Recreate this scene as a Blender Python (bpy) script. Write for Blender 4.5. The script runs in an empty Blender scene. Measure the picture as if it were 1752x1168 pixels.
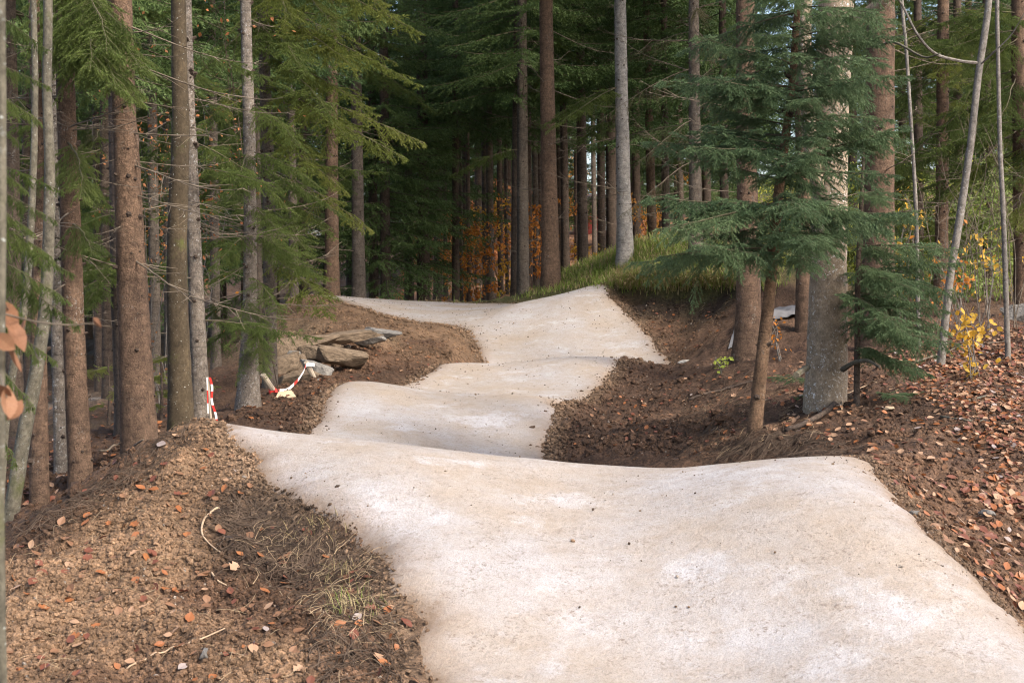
import bpy, math, random
import numpy as np
from mathutils import Vector, Matrix, Quaternion

rng = np.random.default_rng(11)
random.seed(11)
R = math.radians
SC = bpy.context.scene
COL = SC.collection

# ------------------------------------------------------------------ camera, world, sun, exposure
CAMZ, PITCH, F = 1.75, R(3.0), 50.0 / 36.0 * 1752.0
cam_d = bpy.data.cameras.new('camera')
cam_d.lens, cam_d.sensor_width = 50.0, 36.0
cam_d.clip_start, cam_d.clip_end = 0.1, 2000.0
cam_d.dof.use_dof = True
cam_d.dof.focus_distance = 12.0
cam_d.dof.aperture_fstop = 8.0
cam = bpy.data.objects.new('camera', cam_d)
COL.objects.link(cam)
cam.location = (0, 0, CAMZ)
cam.rotation_euler = (R(90) - PITCH, 0, 0)
SC.camera = cam

SUN_EL, SUN_AZ = R(44), R(132)          # azimuth clockwise from +Y: from behind, to the side of the beech
world = bpy.data.worlds.new('World')
SC.world = world
world.use_nodes = True
wn = world.node_tree
sky = wn.nodes.new('ShaderNodeTexSky')
sky.sky_type = 'NISHITA'
sky.sun_disc = False
sky.sun_elevation = SUN_EL
sky.sun_rotation = SUN_AZ
sky.air_density, sky.dust_density, sky.ozone_density = 0.9, 3.5, 0.6
bgn = wn.nodes['Background']
wn.links.new(sky.outputs[0], bgn.inputs[0])
bgn.inputs[1].default_value = 0.15
sun_d = bpy.data.lights.new('sun', 'SUN')
sun_d.energy, sun_d.angle, sun_d.color = 1.5, R(11), (1.0, 0.93, 0.84)
sun = bpy.data.objects.new('sun', sun_d)
COL.objects.link(sun)
sv = Vector((math.sin(SUN_AZ) * math.cos(SUN_EL), math.cos(SUN_AZ) * math.cos(SUN_EL), math.sin(SUN_EL)))
sun.rotation_euler = sv.to_track_quat('Z', 'Y').to_euler()
sun.location = (8, -6, 14)
SC.view_settings.view_transform = 'Standard'
SC.view_settings.look = 'None'
SC.view_settings.gamma = 1.0
SC.view_settings.use_curve_mapping = False
SC.view_settings.exposure = 1.5
SC.cycles.max_bounces = 6
SC.cycles.diffuse_bounces = 3
SC.cycles.transmission_bounces = 2
SC.cycles.use_denoising = True
SC.cycles.filter_width = 1.1

# ------------------------------------------------------------------ helpers
def P(px, py, D):
    """Point seen at photo pixel (px, py) at ground distance D in front of the camera."""
    a, b = (px - 876.0) / F, (584.0 - py) / F
    dy = math.cos(PITCH) + b * math.sin(PITCH)
    dz = -math.sin(PITCH) + b * math.cos(PITCH)
    t = D / dy
    return np.array((a * t, D, CAMZ + dz * t))

def project(p):
    p = np.asarray(p, float)
    y, z = p[..., 1], p[..., 2] - CAMZ
    f = y * math.cos(PITCH) - z * math.sin(PITCH)
    u = y * math.sin(PITCH) + z * math.cos(PITCH)
    return 876 + F * p[..., 0] / f, 584 - F * u / f, f

def nrm(v):
    v = np.asarray(v, float)
    return v / (np.linalg.norm(v, axis=-1, keepdims=True) + 1e-12)

def _h(ix, iy, s):
    n = (ix * 374761393 + iy * 668265263 + s * 1442695041).astype(np.int64)
    n = (n ^ (n >> 13)) * 1274126177
    n = n ^ (n >> 16)
    return (n & 0xffff) / 65535.0

def vnoise(x, y, s=0):
    ix, iy = np.floor(x).astype(np.int64), np.floor(y).astype(np.int64)
    fx, fy = x - ix, y - iy
    fx, fy = fx * fx * (3 - 2 * fx), fy * fy * (3 - 2 * fy)
    a, b, c, d = _h(ix, iy, s), _h(ix + 1, iy, s), _h(ix, iy + 1, s), _h(ix + 1, iy + 1, s)
    return (a + (b - a) * fx + (c - a) * fy + (a - b - c + d) * fx * fy) * 2 - 1

def fbm(x, y, o=4, s=0):
    r, a = 0, 1.0
    for i in range(o):
        r = r + a * vnoise(x * 2 ** i + 17.3 * i, y * 2 ** i - 9.1 * i, s + i)
        a *= 0.5
    return r

def mesh_np(name, V, Fs, mats, mi=None, smooth=False):
    """Fs: (M,3) or (M,4) array, or a list of such arrays."""
    if not isinstance(Fs, list):
        Fs = [Fs]
    Fs = [np.asarray(f, np.int32) for f in Fs if len(f)]
    me = bpy.data.meshes.new(name)
    V = np.asarray(V, np.float32)
    me.vertices.add(len(V))
    me.vertices.foreach_set('co', V.ravel())
    nl = sum(f.size for f in Fs)
    npoly = sum(len(f) for f in Fs)
    me.loops.add(nl)
    me.loops.foreach_set('vertex_index', np.concatenate([f.ravel() for f in Fs]))
    me.polygons.add(npoly)
    tot = np.concatenate([np.full(len(f), f.shape[1], np.int32) for f in Fs])
    me.polygons.foreach_set('loop_start', np.concatenate([[0], np.cumsum(tot)[:-1]]).astype(np.int32))
    me.polygons.foreach_set('loop_total', tot)
    if mi is not None:
        me.polygons.foreach_set('material_index', np.asarray(mi, np.int32))
    me.polygons.foreach_set('use_smooth', np.full(npoly, smooth, bool))
    for m in (mats if isinstance(mats, (list, tuple)) else [mats]):
        me.materials.append(m)
    me.update(calc_edges=True)
    return me

def obj(name, me, parent=None, loc=None):
    o = bpy.data.objects.new(name, me)
    COL.objects.link(o)
    if parent is not None:
        o.parent = parent
    if loc is not None:
        o.location = loc
    return o

def tag(o, label=None, cat=None, group=None, kind=None):
    if label: o['label'] = label
    if cat: o['category'] = cat
    if group: o['group'] = group
    if kind: o['kind'] = kind
    return o

def empty(name, loc, label, cat, group=None):
    e = bpy.data.objects.new(name, None)
    e.empty_display_size = 0.1
    COL.objects.link(e)
    e.location = loc
    return tag(e, label, cat, group)

class MB:
    """Collects tubes, triangles and blobs into one mesh."""
    def __init__(s):
        s.V, s.T, s.M, s.n = [], [], [], 0
    def add(s, V, T, m=0):
        V, T = np.asarray(V, float), np.asarray(T, np.int64)
        s.V.append(V); s.T.append(T + s.n); s.M.append(np.full(len(T), m)); s.n += len(V)
    def tube(s, pts, rad, k=6, m=0, cap=True, rough=0.0):
        pts = np.asarray(pts, float); n = len(pts)
        rad = np.broadcast_to(np.asarray(rad, float), (n,))
        tan = np.gradient(pts, axis=0); tan = nrm(tan)
        ref = np.array((0.0, 0, 1)) if abs(tan[0][2]) < 0.8 else np.array((1.0, 0, 0))
        a = nrm(np.cross(tan, ref)); b = np.cross(tan, a)
        ang = np.arange(k) * 2 * math.pi / k
        rr = rad[:, None] * (1 + (rough * rng.uniform(-1, 1, (n, k)) if rough else 0)) * np.ones((n, k))
        ring = pts[:, None, :] + rr[..., None] * (a[:, None, :] * np.cos(ang)[None, :, None] + b[:, None, :] * np.sin(ang)[None, :, None])
        i = (np.arange(n - 1)[:, None] * k + np.arange(k)[None, :]).ravel()
        j = (np.arange(n - 1)[:, None] * k + (np.arange(k)[None, :] + 1) % k).ravel()
        T = np.concatenate([np.stack([i, j, j + k], 1), np.stack([i, j + k, i + k], 1)])
        V = ring.reshape(-1, 3)
        if cap:
            V = np.concatenate([V, pts[:1], pts[-1:]])
            q = np.arange(k); e = (n - 1) * k
            T = np.concatenate([T, np.stack([np.full(k, n * k), (q + 1) % k, q], 1), np.stack([np.full(k, n * k + 1), e + q, e + (q + 1) % k], 1)])
        s.add(V, T, m)
    def needles(s, p0, p1, per_m, ln, w, m=1, flat=0.0, fwd=0.75):
        """Needle triangles along the segments p0->p1 (arrays)."""
        p0, p1 = np.asarray(p0, float).reshape(-1, 3), np.asarray(p1, float).reshape(-1, 3)
        L = np.linalg.norm(p1 - p0, axis=1)
        cnt = np.maximum(1, (L * per_m + rng.uniform(0, 1, len(L))).astype(int))
        idx = np.repeat(np.arange(len(L)), cnt); N = len(idx)
        t = rng.uniform(0, 1, N)[:, None]
        d = nrm(p1 - p0)[idx]
        base = p0[idx] + (p1 - p0)[idx] * t
        side = nrm(np.cross(d, np.array((0, 0, 1.0))) + 1e-6)
        up = np.cross(side, d)
        ph = rng.uniform(0, 2 * math.pi, N)
        if flat:
            ph = np.where(rng.uniform(0, 1, N) < flat, np.where(rng.uniform(0, 1, N) < .5, 0, math.pi) + rng.normal(0, .35, N), ph)
        o = side * np.cos(ph)[:, None] + up * np.sin(ph)[:, None]
        dirn = nrm(o + d * fwd * rng.uniform(.6, 1.4, (N, 1)))
        l = ln * rng.uniform(.7, 1.2, (N, 1))
        wd = nrm(np.cross(dirn, d)) * (w * .5)
        wd = wd + 0.3 * w * rng.uniform(-1, 1, (N, 3))
        V = np.stack([base - wd, base + wd, base + dirn * l], 1).reshape(-1, 3)
        s.add(V, np.arange(3 * N).reshape(-1, 3), m)
    def mesh(s, name, mats, smooth=False):
        return mesh_np(name, np.concatenate(s.V), np.concatenate(s.T), mats, np.concatenate(s.M), smooth)

def spline(pts, n):
    """Catmull-Rom through pts (any columns)."""
    p = np.asarray(pts, float)
    p = np.concatenate([2 * p[:1] - p[1:2], p, 2 * p[-1:] - p[-2:-1]])
    m = len(p) - 3
    t = np.linspace(0, m - 1e-6, n); i = t.astype(int); f = (t - i)[:, None]
    a, b, c, d = p[i], p[i + 1], p[i + 2], p[i + 3]
    return .5 * (2 * b + (c - a) * f + (2 * a - 5 * b + 4 * c - d) * f ** 2 + (3 * b - a - 3 * c + d) * f ** 3)

# ------------------------------------------------------------------ materials
class NT:
    def __init__(s, name):
        s.m = bpy.data.materials.new(name); s.m.use_nodes = True
        s.t = s.m.node_tree; s.b = s.t.nodes['Principled BSDF']
        s.b.inputs['Roughness'].default_value = .9
        s.b.inputs['Specular IOR Level'].default_value = .2
    def n(s, ty, **kw):
        nd = s.t.nodes.new(ty)
        for k, v in kw.items():
            if k.startswith('i_'):
                nd.inputs[k[2:].replace('_', ' ')].default_value = v
            else:
                setattr(nd, k, v)
        return nd
    def l(s, a, b): s.t.links.new(a, b)
    def coord(s, scale=(1, 1, 1), rnd=False):
        tc = s.n('ShaderNodeTexCoord'); mp = s.n('ShaderNodeMapping')
        mp.inputs['Scale'].default_value = scale
        if rnd:
            oi = s.n('ShaderNodeObjectInfo'); mu = s.n('ShaderNodeMath', operation='MULTIPLY'); mu.inputs[1].default_value = 57.0
            s.l(oi.outputs['Random'], mu.inputs[0]); s.l(mu.outputs[0], mp.inputs['Location'])
        s.l(tc.outputs['Object'], mp.inputs['Vector'])
        return mp.outputs[0]
    def noise(s, vec, scale, detail=4, rough=.6):
        nd = s.n('ShaderNodeTexNoise'); nd.inputs['Scale'].default_value = scale
        nd.inputs['Detail'].default_value = detail; nd.inputs['Roughness'].default_value = rough
        if vec is not None: s.l(vec, nd.inputs['Vector'])
        return nd.outputs[0]
    def ramp(s, fac, stops, interp='LINEAR'):
        nd = s.n('ShaderNodeValToRGB'); cr = nd.color_ramp; cr.interpolation = interp
        while len(cr.elements) < len(stops): cr.elements.new(.5)
        for e, (p, c) in zip(cr.elements, stops):
            e.position = p; e.color = (*c, 1) if len(c) == 3 else c
        s.l(fac, nd.inputs[0]); return nd.outputs[0]
    def mix(s, fac, a, b, mode='MIX'):
        nd = s.n('ShaderNodeMix', data_type='RGBA', blend_type=mode)
        for sock, v in ((nd.inputs[0], fac), (nd.inputs[6], a), (nd.inputs[7], b)):
            if hasattr(v, 'links'): s.l(v, sock)
            elif isinstance(v, (int, float)): sock.default_value = v
            else: sock.default_value = (*v, 1)
        return nd.outputs[2]
    def math(s, op, a, b=None):
        nd = s.n('ShaderNodeMath', operation=op)
        for i, v in enumerate((a, b)):
            if v is None: continue
            if hasattr(v, 'links'): s.l(v, nd.inputs[i])
            else: nd.inputs[i].default_value = v
        return nd.outputs[0]
    def attr(s, name):
        nd = s.n('ShaderNodeAttribute', attribute_name=name); return nd
    def bump(s, h, strength, dist):
        nd = s.n('ShaderNodeBump'); nd.inputs['Strength'].default_value = strength; nd.inputs['Distance'].default_value = dist
        s.l(h, nd.inputs['Height']); s.l(nd.outputs[0], s.b.inputs['Normal'])
    def col(s, c):
        if hasattr(c, 'links'): s.l(c, s.b.inputs['Base Color'])
        else: s.b.inputs['Base Color'].default_value = (*c, 1)

def soil_material():
    k = NT('soil')
    v = k.coord()
    base = k.attr('soil').outputs[0]
    n1, n2, n3 = k.noise(v, 1.7, 5), k.noise(v, 14, 6, .7), k.noise(v, 70, 4, .7)
    c = k.mix(1, base, k.ramp(n1, [(.3, (.62, .60, .58)), (.7, (1.3, 1.28, 1.25))]), 'MULTIPLY')
    c = k.mix(1, c, k.ramp(n2, [(.3, (.5, .48, .46)), (.5, (1, 1, 1)), (.75, (1.5, 1.45, 1.4))]), 'MULTIPLY')
    c = k.mix(1, c, k.ramp(n3, [(.32, (.5, .5, .5)), (.55, (1.05, 1.05, 1.05)), (.75, (1.5, 1.5, 1.5))]), 'MULTIPLY')
    vo = k.n('ShaderNodeTexVoronoi', feature='F1'); vo.inputs['Scale'].default_value = 30; k.l(v, vo.inputs['Vector'])
    speck = k.ramp(k.noise(v, 130, 2), [(.7, (0, 0, 0)), (.74, (1, 1, 1))])
    c = k.mix(k.math('MULTIPLY', speck, .5), c, (.30, .26, .22))
    k.col(c)
    h = k.math('ADD', k.math('MULTIPLY', n2, 1.0), k.math('MULTIPLY', n3, .5))
    h = k.math('ADD', h, k.math('MULTIPLY', vo.outputs['Distance'], -.6))
    k.bump(h, 1.0, .035)
    return k.m

def trail_material():
    k = NT('packed_gravel')
    v = k.coord()
    n1, n2, n3 = k.noise(v, .9, 6, .62), k.noise(v, 3.2, 7, .68), k.noise(v, 11, 6, .7)
    c = k.ramp(n1, [(.30, (.350, .285, .220)), (.44, (.362, .315, .270)), (.58, (.380, .352, .332)), (.75, (.432, .418, .416))])
    c = k.mix(k.ramp(n2, [(.42, (0, 0, 0)), (.70, (.55, .55, .55))]), c, (.335, .275, .212))
    c = k.mix(k.ramp(k.noise(v, 2.1, 6, .65), [(.54, (0, 0, 0)), (.70, (.8, .8, .8))]), c, (.470, .456, .455))
    c = k.mix(1, c, k.ramp(n3, [(.28, (.86, .83, .80)), (.5, (1, 1, 1)), (.75, (1.06, 1.06, 1.07))]), 'MULTIPLY')
    vs = k.coord((1, 1, 1))
    n4 = k.noise(vs, 42, 5, .75)
    patch = k.ramp(k.noise(v, 5.0, 4), [(.42, (0, 0, 0)), (.62, (1, 1, 1))])
    dark = k.math('MULTIPLY', k.ramp(n4, [(.535, (0, 0, 0)), (.62, (1, 1, 1))]), k.math('ADD', k.math('MULTIPLY', patch, .6), .2))
    c = k.mix(dark, c, (.20, .155, .12))
    n5 = k.noise(v, 160, 3, .7)
    c = k.mix(1, c, k.ramp(n5, [(.3, (.66, .64, .62)), (.48, (.98, .98, .98)), (.7, (1.18, 1.18, 1.18))]), 'MULTIPLY')
    # loose soil kicked over the edges
    e = k.attr('edge').outputs[2]
    en = k.math('ADD', e, k.math('MULTIPLY', k.math('SUBTRACT', k.noise(v, 14, 6, .75), .5), .22))
    c = k.mix(k.ramp(en, [(.0, (1, 1, 1)), (.06, (.75, .75, .75)), (.14, (.36, .36, .36)), (.26, (.1, .1, .1)), (.38, (0, 0, 0))]), c, (.215, .145, .092))
    k.col(c)
    h = k.math('ADD', k.math('MULTIPLY', n4, .7), k.math('MULTIPLY', n5, .35))
    h = k.math('ADD', h, k.math('MULTIPLY', n3, .8))
    k.bump(h, 1.0, .016)
    k.b.inputs['Roughness'].default_value = .85
    return k.m

def bark_material(name, c1, c2, lichen=(.35, .36, .33), lich=.25, moss=0.0, plates=True, scale=1.0):
    k = NT(name)
    v = k.coord((1, 1, .8), True)
    vb = k.coord((1, 1, 1), True)
    n1, n2 = k.noise(v, 16 * scale, 6, .7), k.noise(v, 60 * scale, 4, .7)
    vo = k.n('ShaderNodeTexVoronoi', feature='DISTANCE_TO_EDGE'); vo.inputs['Scale'].default_value = 55 * scale
    wv = k.n('ShaderNodeVectorMath', operation='ADD'); k.l(v, wv.inputs[0])
    nv = k.n('ShaderNodeTexNoise'); nv.inputs['Scale'].default_value = 20; k.l(v, nv.inputs['Vector'])
    sc = k.n('ShaderNodeVectorMath', operation='SCALE'); sc.inputs['Scale'].default_value = .06
    k.l(nv.outputs['Color'], sc.inputs[0]); k.l(sc.outputs[0], wv.inputs[1]); k.l(wv.outputs[0], vo.inputs['Vector'])
    c = k.ramp(n1, [(.28, c2), (.55, c1), (.8, tuple(min(1, x * 1.45) for x in c1))])
    c = k.mix(1, c, k.ramp(n2, [(.3, (.6, .6, .6)), (.5, (1, 1, 1)), (.75, (1.35, 1.35, 1.35))]), 'MULTIPLY')
    c = k.mix(1, c, k.ramp(k.noise(vb, 2.2, 4), [(.3, (.72, .72, .74)), (.7, (1.2, 1.18, 1.15))]), 'MULTIPLY')
    if plates:
        c = k.mix(1, c, k.ramp(vo.outputs['Distance'], [(0, (.78, .76, .74)), (.07, (1, 1, 1))]), 'MULTIPLY')
    if plates:
        vh = k.coord((2.2, 2.2, 15), True)
        c = k.mix(1, c, k.ramp(k.noise(vh, 2.0, 5, .7), [(.30, (.55, .53, .52)), (.46, (1, 1, 1)), (.8, (1.12, 1.1, 1.08))]), 'MULTIPLY')
    else:
        c = k.mix(k.ramp(k.noise(vb, 48, 2), [(.69, (0, 0, 0)), (.72, (.8, .8, .8))]), c, lichen)
    if lich:
        ln = k.math('MULTIPLY', k.ramp(k.noise(vb, 34 * scale, 5, .75), [(.56, (0, 0, 0)), (.66, (1, 1, 1))]), k.ramp(k.noise(vb, 3.0, 3), [(.62 - .4 * lich, (0, 0, 0)), (.80 - .3 * lich, (1, 1, 1))]))
        c = k.mix(ln, c, lichen)
    if moss:
        mn = k.ramp(k.noise(vb, 3.4, 5, .7), [(.66 - .4 * moss, (0, 0, 0)), (.8 - .3 * moss, (.85, .85, .85))])
        c = k.mix(mn, c, (.075, .085, .022))
    k.col(c)
    h = k.math('ADD', n1, k.math('MULTIPLY', n2, .4))
    if plates: h = k.math('ADD', h, k.math('MULTIPLY', k.math('MINIMUM', vo.outputs['Distance'], .12), 2))
    k.bump(h, 1.0 if plates else .45, .02 if plates else .014)
    return k.m

def leafy_material(name, cols, trans=.35, rough=.6, spec=.25, patch=6.0):
    """Foliage: colour varies from object to object and from clump to clump."""
    k = NT(name)
    oi = k.n('ShaderNodeObjectInfo')
    v = k.coord((1, 1, 1), True)
    f = k.math('ADD', k.math('MULTIPLY', k.noise(v, patch, 3), .75), k.math('MULTIPLY', oi.outputs['Random'], .35))
    n = len(cols)
    c = k.ramp(f, [(.22 + .6 * i / max(1, n - 1), cc) for i, cc in enumerate(cols)])
    k.col(c)
    k.b.inputs['Roughness'].default_value = rough
    k.b.inputs['Specular IOR Level'].default_value = spec
    if trans:
        out = k.t.nodes['Material Output']; tr = k.n('ShaderNodeBsdfTranslucent'); mx = k.n('ShaderNodeMixShader')
        k.l(c, tr.inputs[0]); mx.inputs[0].default_value = trans
        k.l(k.b.outputs[0], mx.inputs[1]); k.l(tr.outputs[0], mx.inputs[2]); k.l(mx.outputs[0], out.inputs[0])
    return k.m

def plain_material(name, c, var=.25, scale=20, rough=.85, bump=.004, stretch=(1, 1, 1)):
    k = NT(name); v = k.coord(stretch, True)
    n = k.noise(v, scale, 6, .65)
    lo, hi = tuple(x * (1 - var) for x in c), tuple(min(1, x * (1 + var)) for x in c)
    k.col(k.ramp(n, [(.3, lo), (.7, hi)])); k.b.inputs['Roughness'].default_value = rough
    k.bump(n, .7, bump); return k.m

M = {}
M['soil'] = soil_material()
M['trail'] = trail_material()
M['bark_spruce'] = bark_material('spruce_bark', (.150, .098, .066), (.060, .040, .028), lich=.2)
M['bark_spruce_grey'] = bark_material('grey_spruce_bark', (.14, .115, .092), (.068, .054, .043), lich=.4, lichen=(.28, .29, .275))
M['bark_pale'] = bark_material('lichen_covered_bark', (.20, .17, .14), (.085, .07, .056), lich=.75, lichen=(.40, .39, .37))
M['bark_silver'] = bark_material('silver_spruce_bark', (.31, .29, .265), (.16, .145, .13), lich=.7, lichen=(.42, .42, .41))
M['bark_dark'] = bark_material('dark_spruce_bark', (.105, .078, .06), (.05, .038, .03), lich=.2)
M['bark_olive'] = bark_material('olive_beech_bark', (.062, .047, .029), (.034, .026, .016), lich=.15, moss=.15, plates=False)
M['bark_beech'] = bark_material('grey_beech_bark', (.27, .215, .155), (.17, .132, .095), lich=.7, lichen=(.66, .67, .66), plates=False, moss=.0)
M['bark_grey'] = bark_material('grey_sapling_bark', (.12, .108, .08), (.056, .05, .036), lich=.4, lichen=(.30, .31, .28), plates=False, moss=.22)
M['bark_sapling'] = bark_material('pale_sapling_bark', (.18, .162, .14), (.08, .07, .06), lich=.45, lichen=(.36, .36, .36), plates=False)
M['bark_fir'] = bark_material('young_fir_bark', (.17, .108, .066), (.075, .045, .027), lich=.15)
M['twig'] = plain_material('twig_bark', (.085, .072, .045), .3, 30)
M['dead_twig'] = plain_material('dead_twig_bark', (.135, .108, .08), .5, 9)
M['stub'] = plain_material('stub_wood', (.05, .036, .027), .4, 60)
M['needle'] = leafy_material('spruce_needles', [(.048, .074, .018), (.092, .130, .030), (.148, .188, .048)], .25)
M['needle_lit'] = leafy_material('sunlit_spruce_needles', [(.090, .118, .024), (.155, .185, .040), (.225, .245, .060)], .35)  # brighter copy of the spruce needles, sunlight put into the colour
M['needle_fir'] = leafy_material('fir_needles', [(.064, .108, .050), (.110, .170, .080), (.170, .240, .112)], .25)
M['needle_far'] = leafy_material('far_spruce_needles', [(.040, .078, .025), (.080, .130, .040), (.135, .192, .060)], .25, patch=1.2)
M['needle_brown'] = leafy_material('brownish_spruce_needles', [(.05, .058, .022), (.085, .088, .032), (.12, .108, .045)], .3)

# ------------------------------------------------------------------ terrain: trail sections and ground points
# trail: left edge (px, py, D), right edge (px, py, D), sag of the middle
SEC = [
    ((745, 1560, 3.4), (2060, 1560, 3.4), 0),
    ((745, 1300, 5.0), (1980, 1300, 5.0), 0),
    ((715, 1168, 5.9), (1850, 1168, 5.9), 0),
    ((692, 1040, 6.5), (1720, 1040, 6.5), 0),
    ((640, 945, 7.1), (1630, 945, 7.05), 0),
    ((490, 865, 7.8), (1560, 862, 7.7), .03),
    ((428, 795, 8.4), (1515, 818, 8.3), .07),
    ((378, 735, 9.0), (1462, 784, 8.9), .10),
    ((405, 776, 9.9), (1300, 815, 9.9), .10),
    ((430, 800, 11.2), (1120, 832, 11.4), .05),
    ((490, 790, 12.6), (960, 825, 12.8), 0),
    ((522, 742, 14.0), (943, 780, 14.0), 0),
    ((552, 685, 15.6), (955, 712, 15.4), 0),
    ((590, 657, 16.8), (972, 689, 16.3), 0),
    ((652, 677, 18.0), (1008, 686, 17.4), .01),
    ((715, 645, 19.4), (1048, 645, 19.2), .02),
    ((757, 622, 20.6), (1078, 610, 20.6), 0),
    ((800, 652, 21.8), (1130, 642, 21.6), .03),
    ((824, 622, 23.2), (1152, 626, 22.6), .03),
    ((800, 576, 25.0), (1100, 562, 25.0), 0),
    ((782, 562, 25.6), (1062, 520, 26.4), 0),
    ((752, 556, 26.2), (1026, 486, 27.7), .0),
    ((700, 549, 26.8), (965, 513, 28.9), .04),
    ((650, 538, 27.4), (880, 519, 30.4), .04),
    ((600, 522, 28.0), (750, 517, 31.6), .03),
    ((552, 509, 29.0), (625, 512, 32.2), 0),
    ((525, 506, 30.4), (520, 513, 33.0), 0),
]
secL = np.array([P(*s[0]) for s in SEC]); secR = np.array([P(*s[1]) for s in SEC]); secS = np.array([[s[2]] for s in SEC])
NS = 420
trk = spline(np.concatenate([secL, secR, secS], 1), NS)
TL, TR, TS = trk[:, :3], trk[:, 3:6], trk[:, 6]

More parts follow.
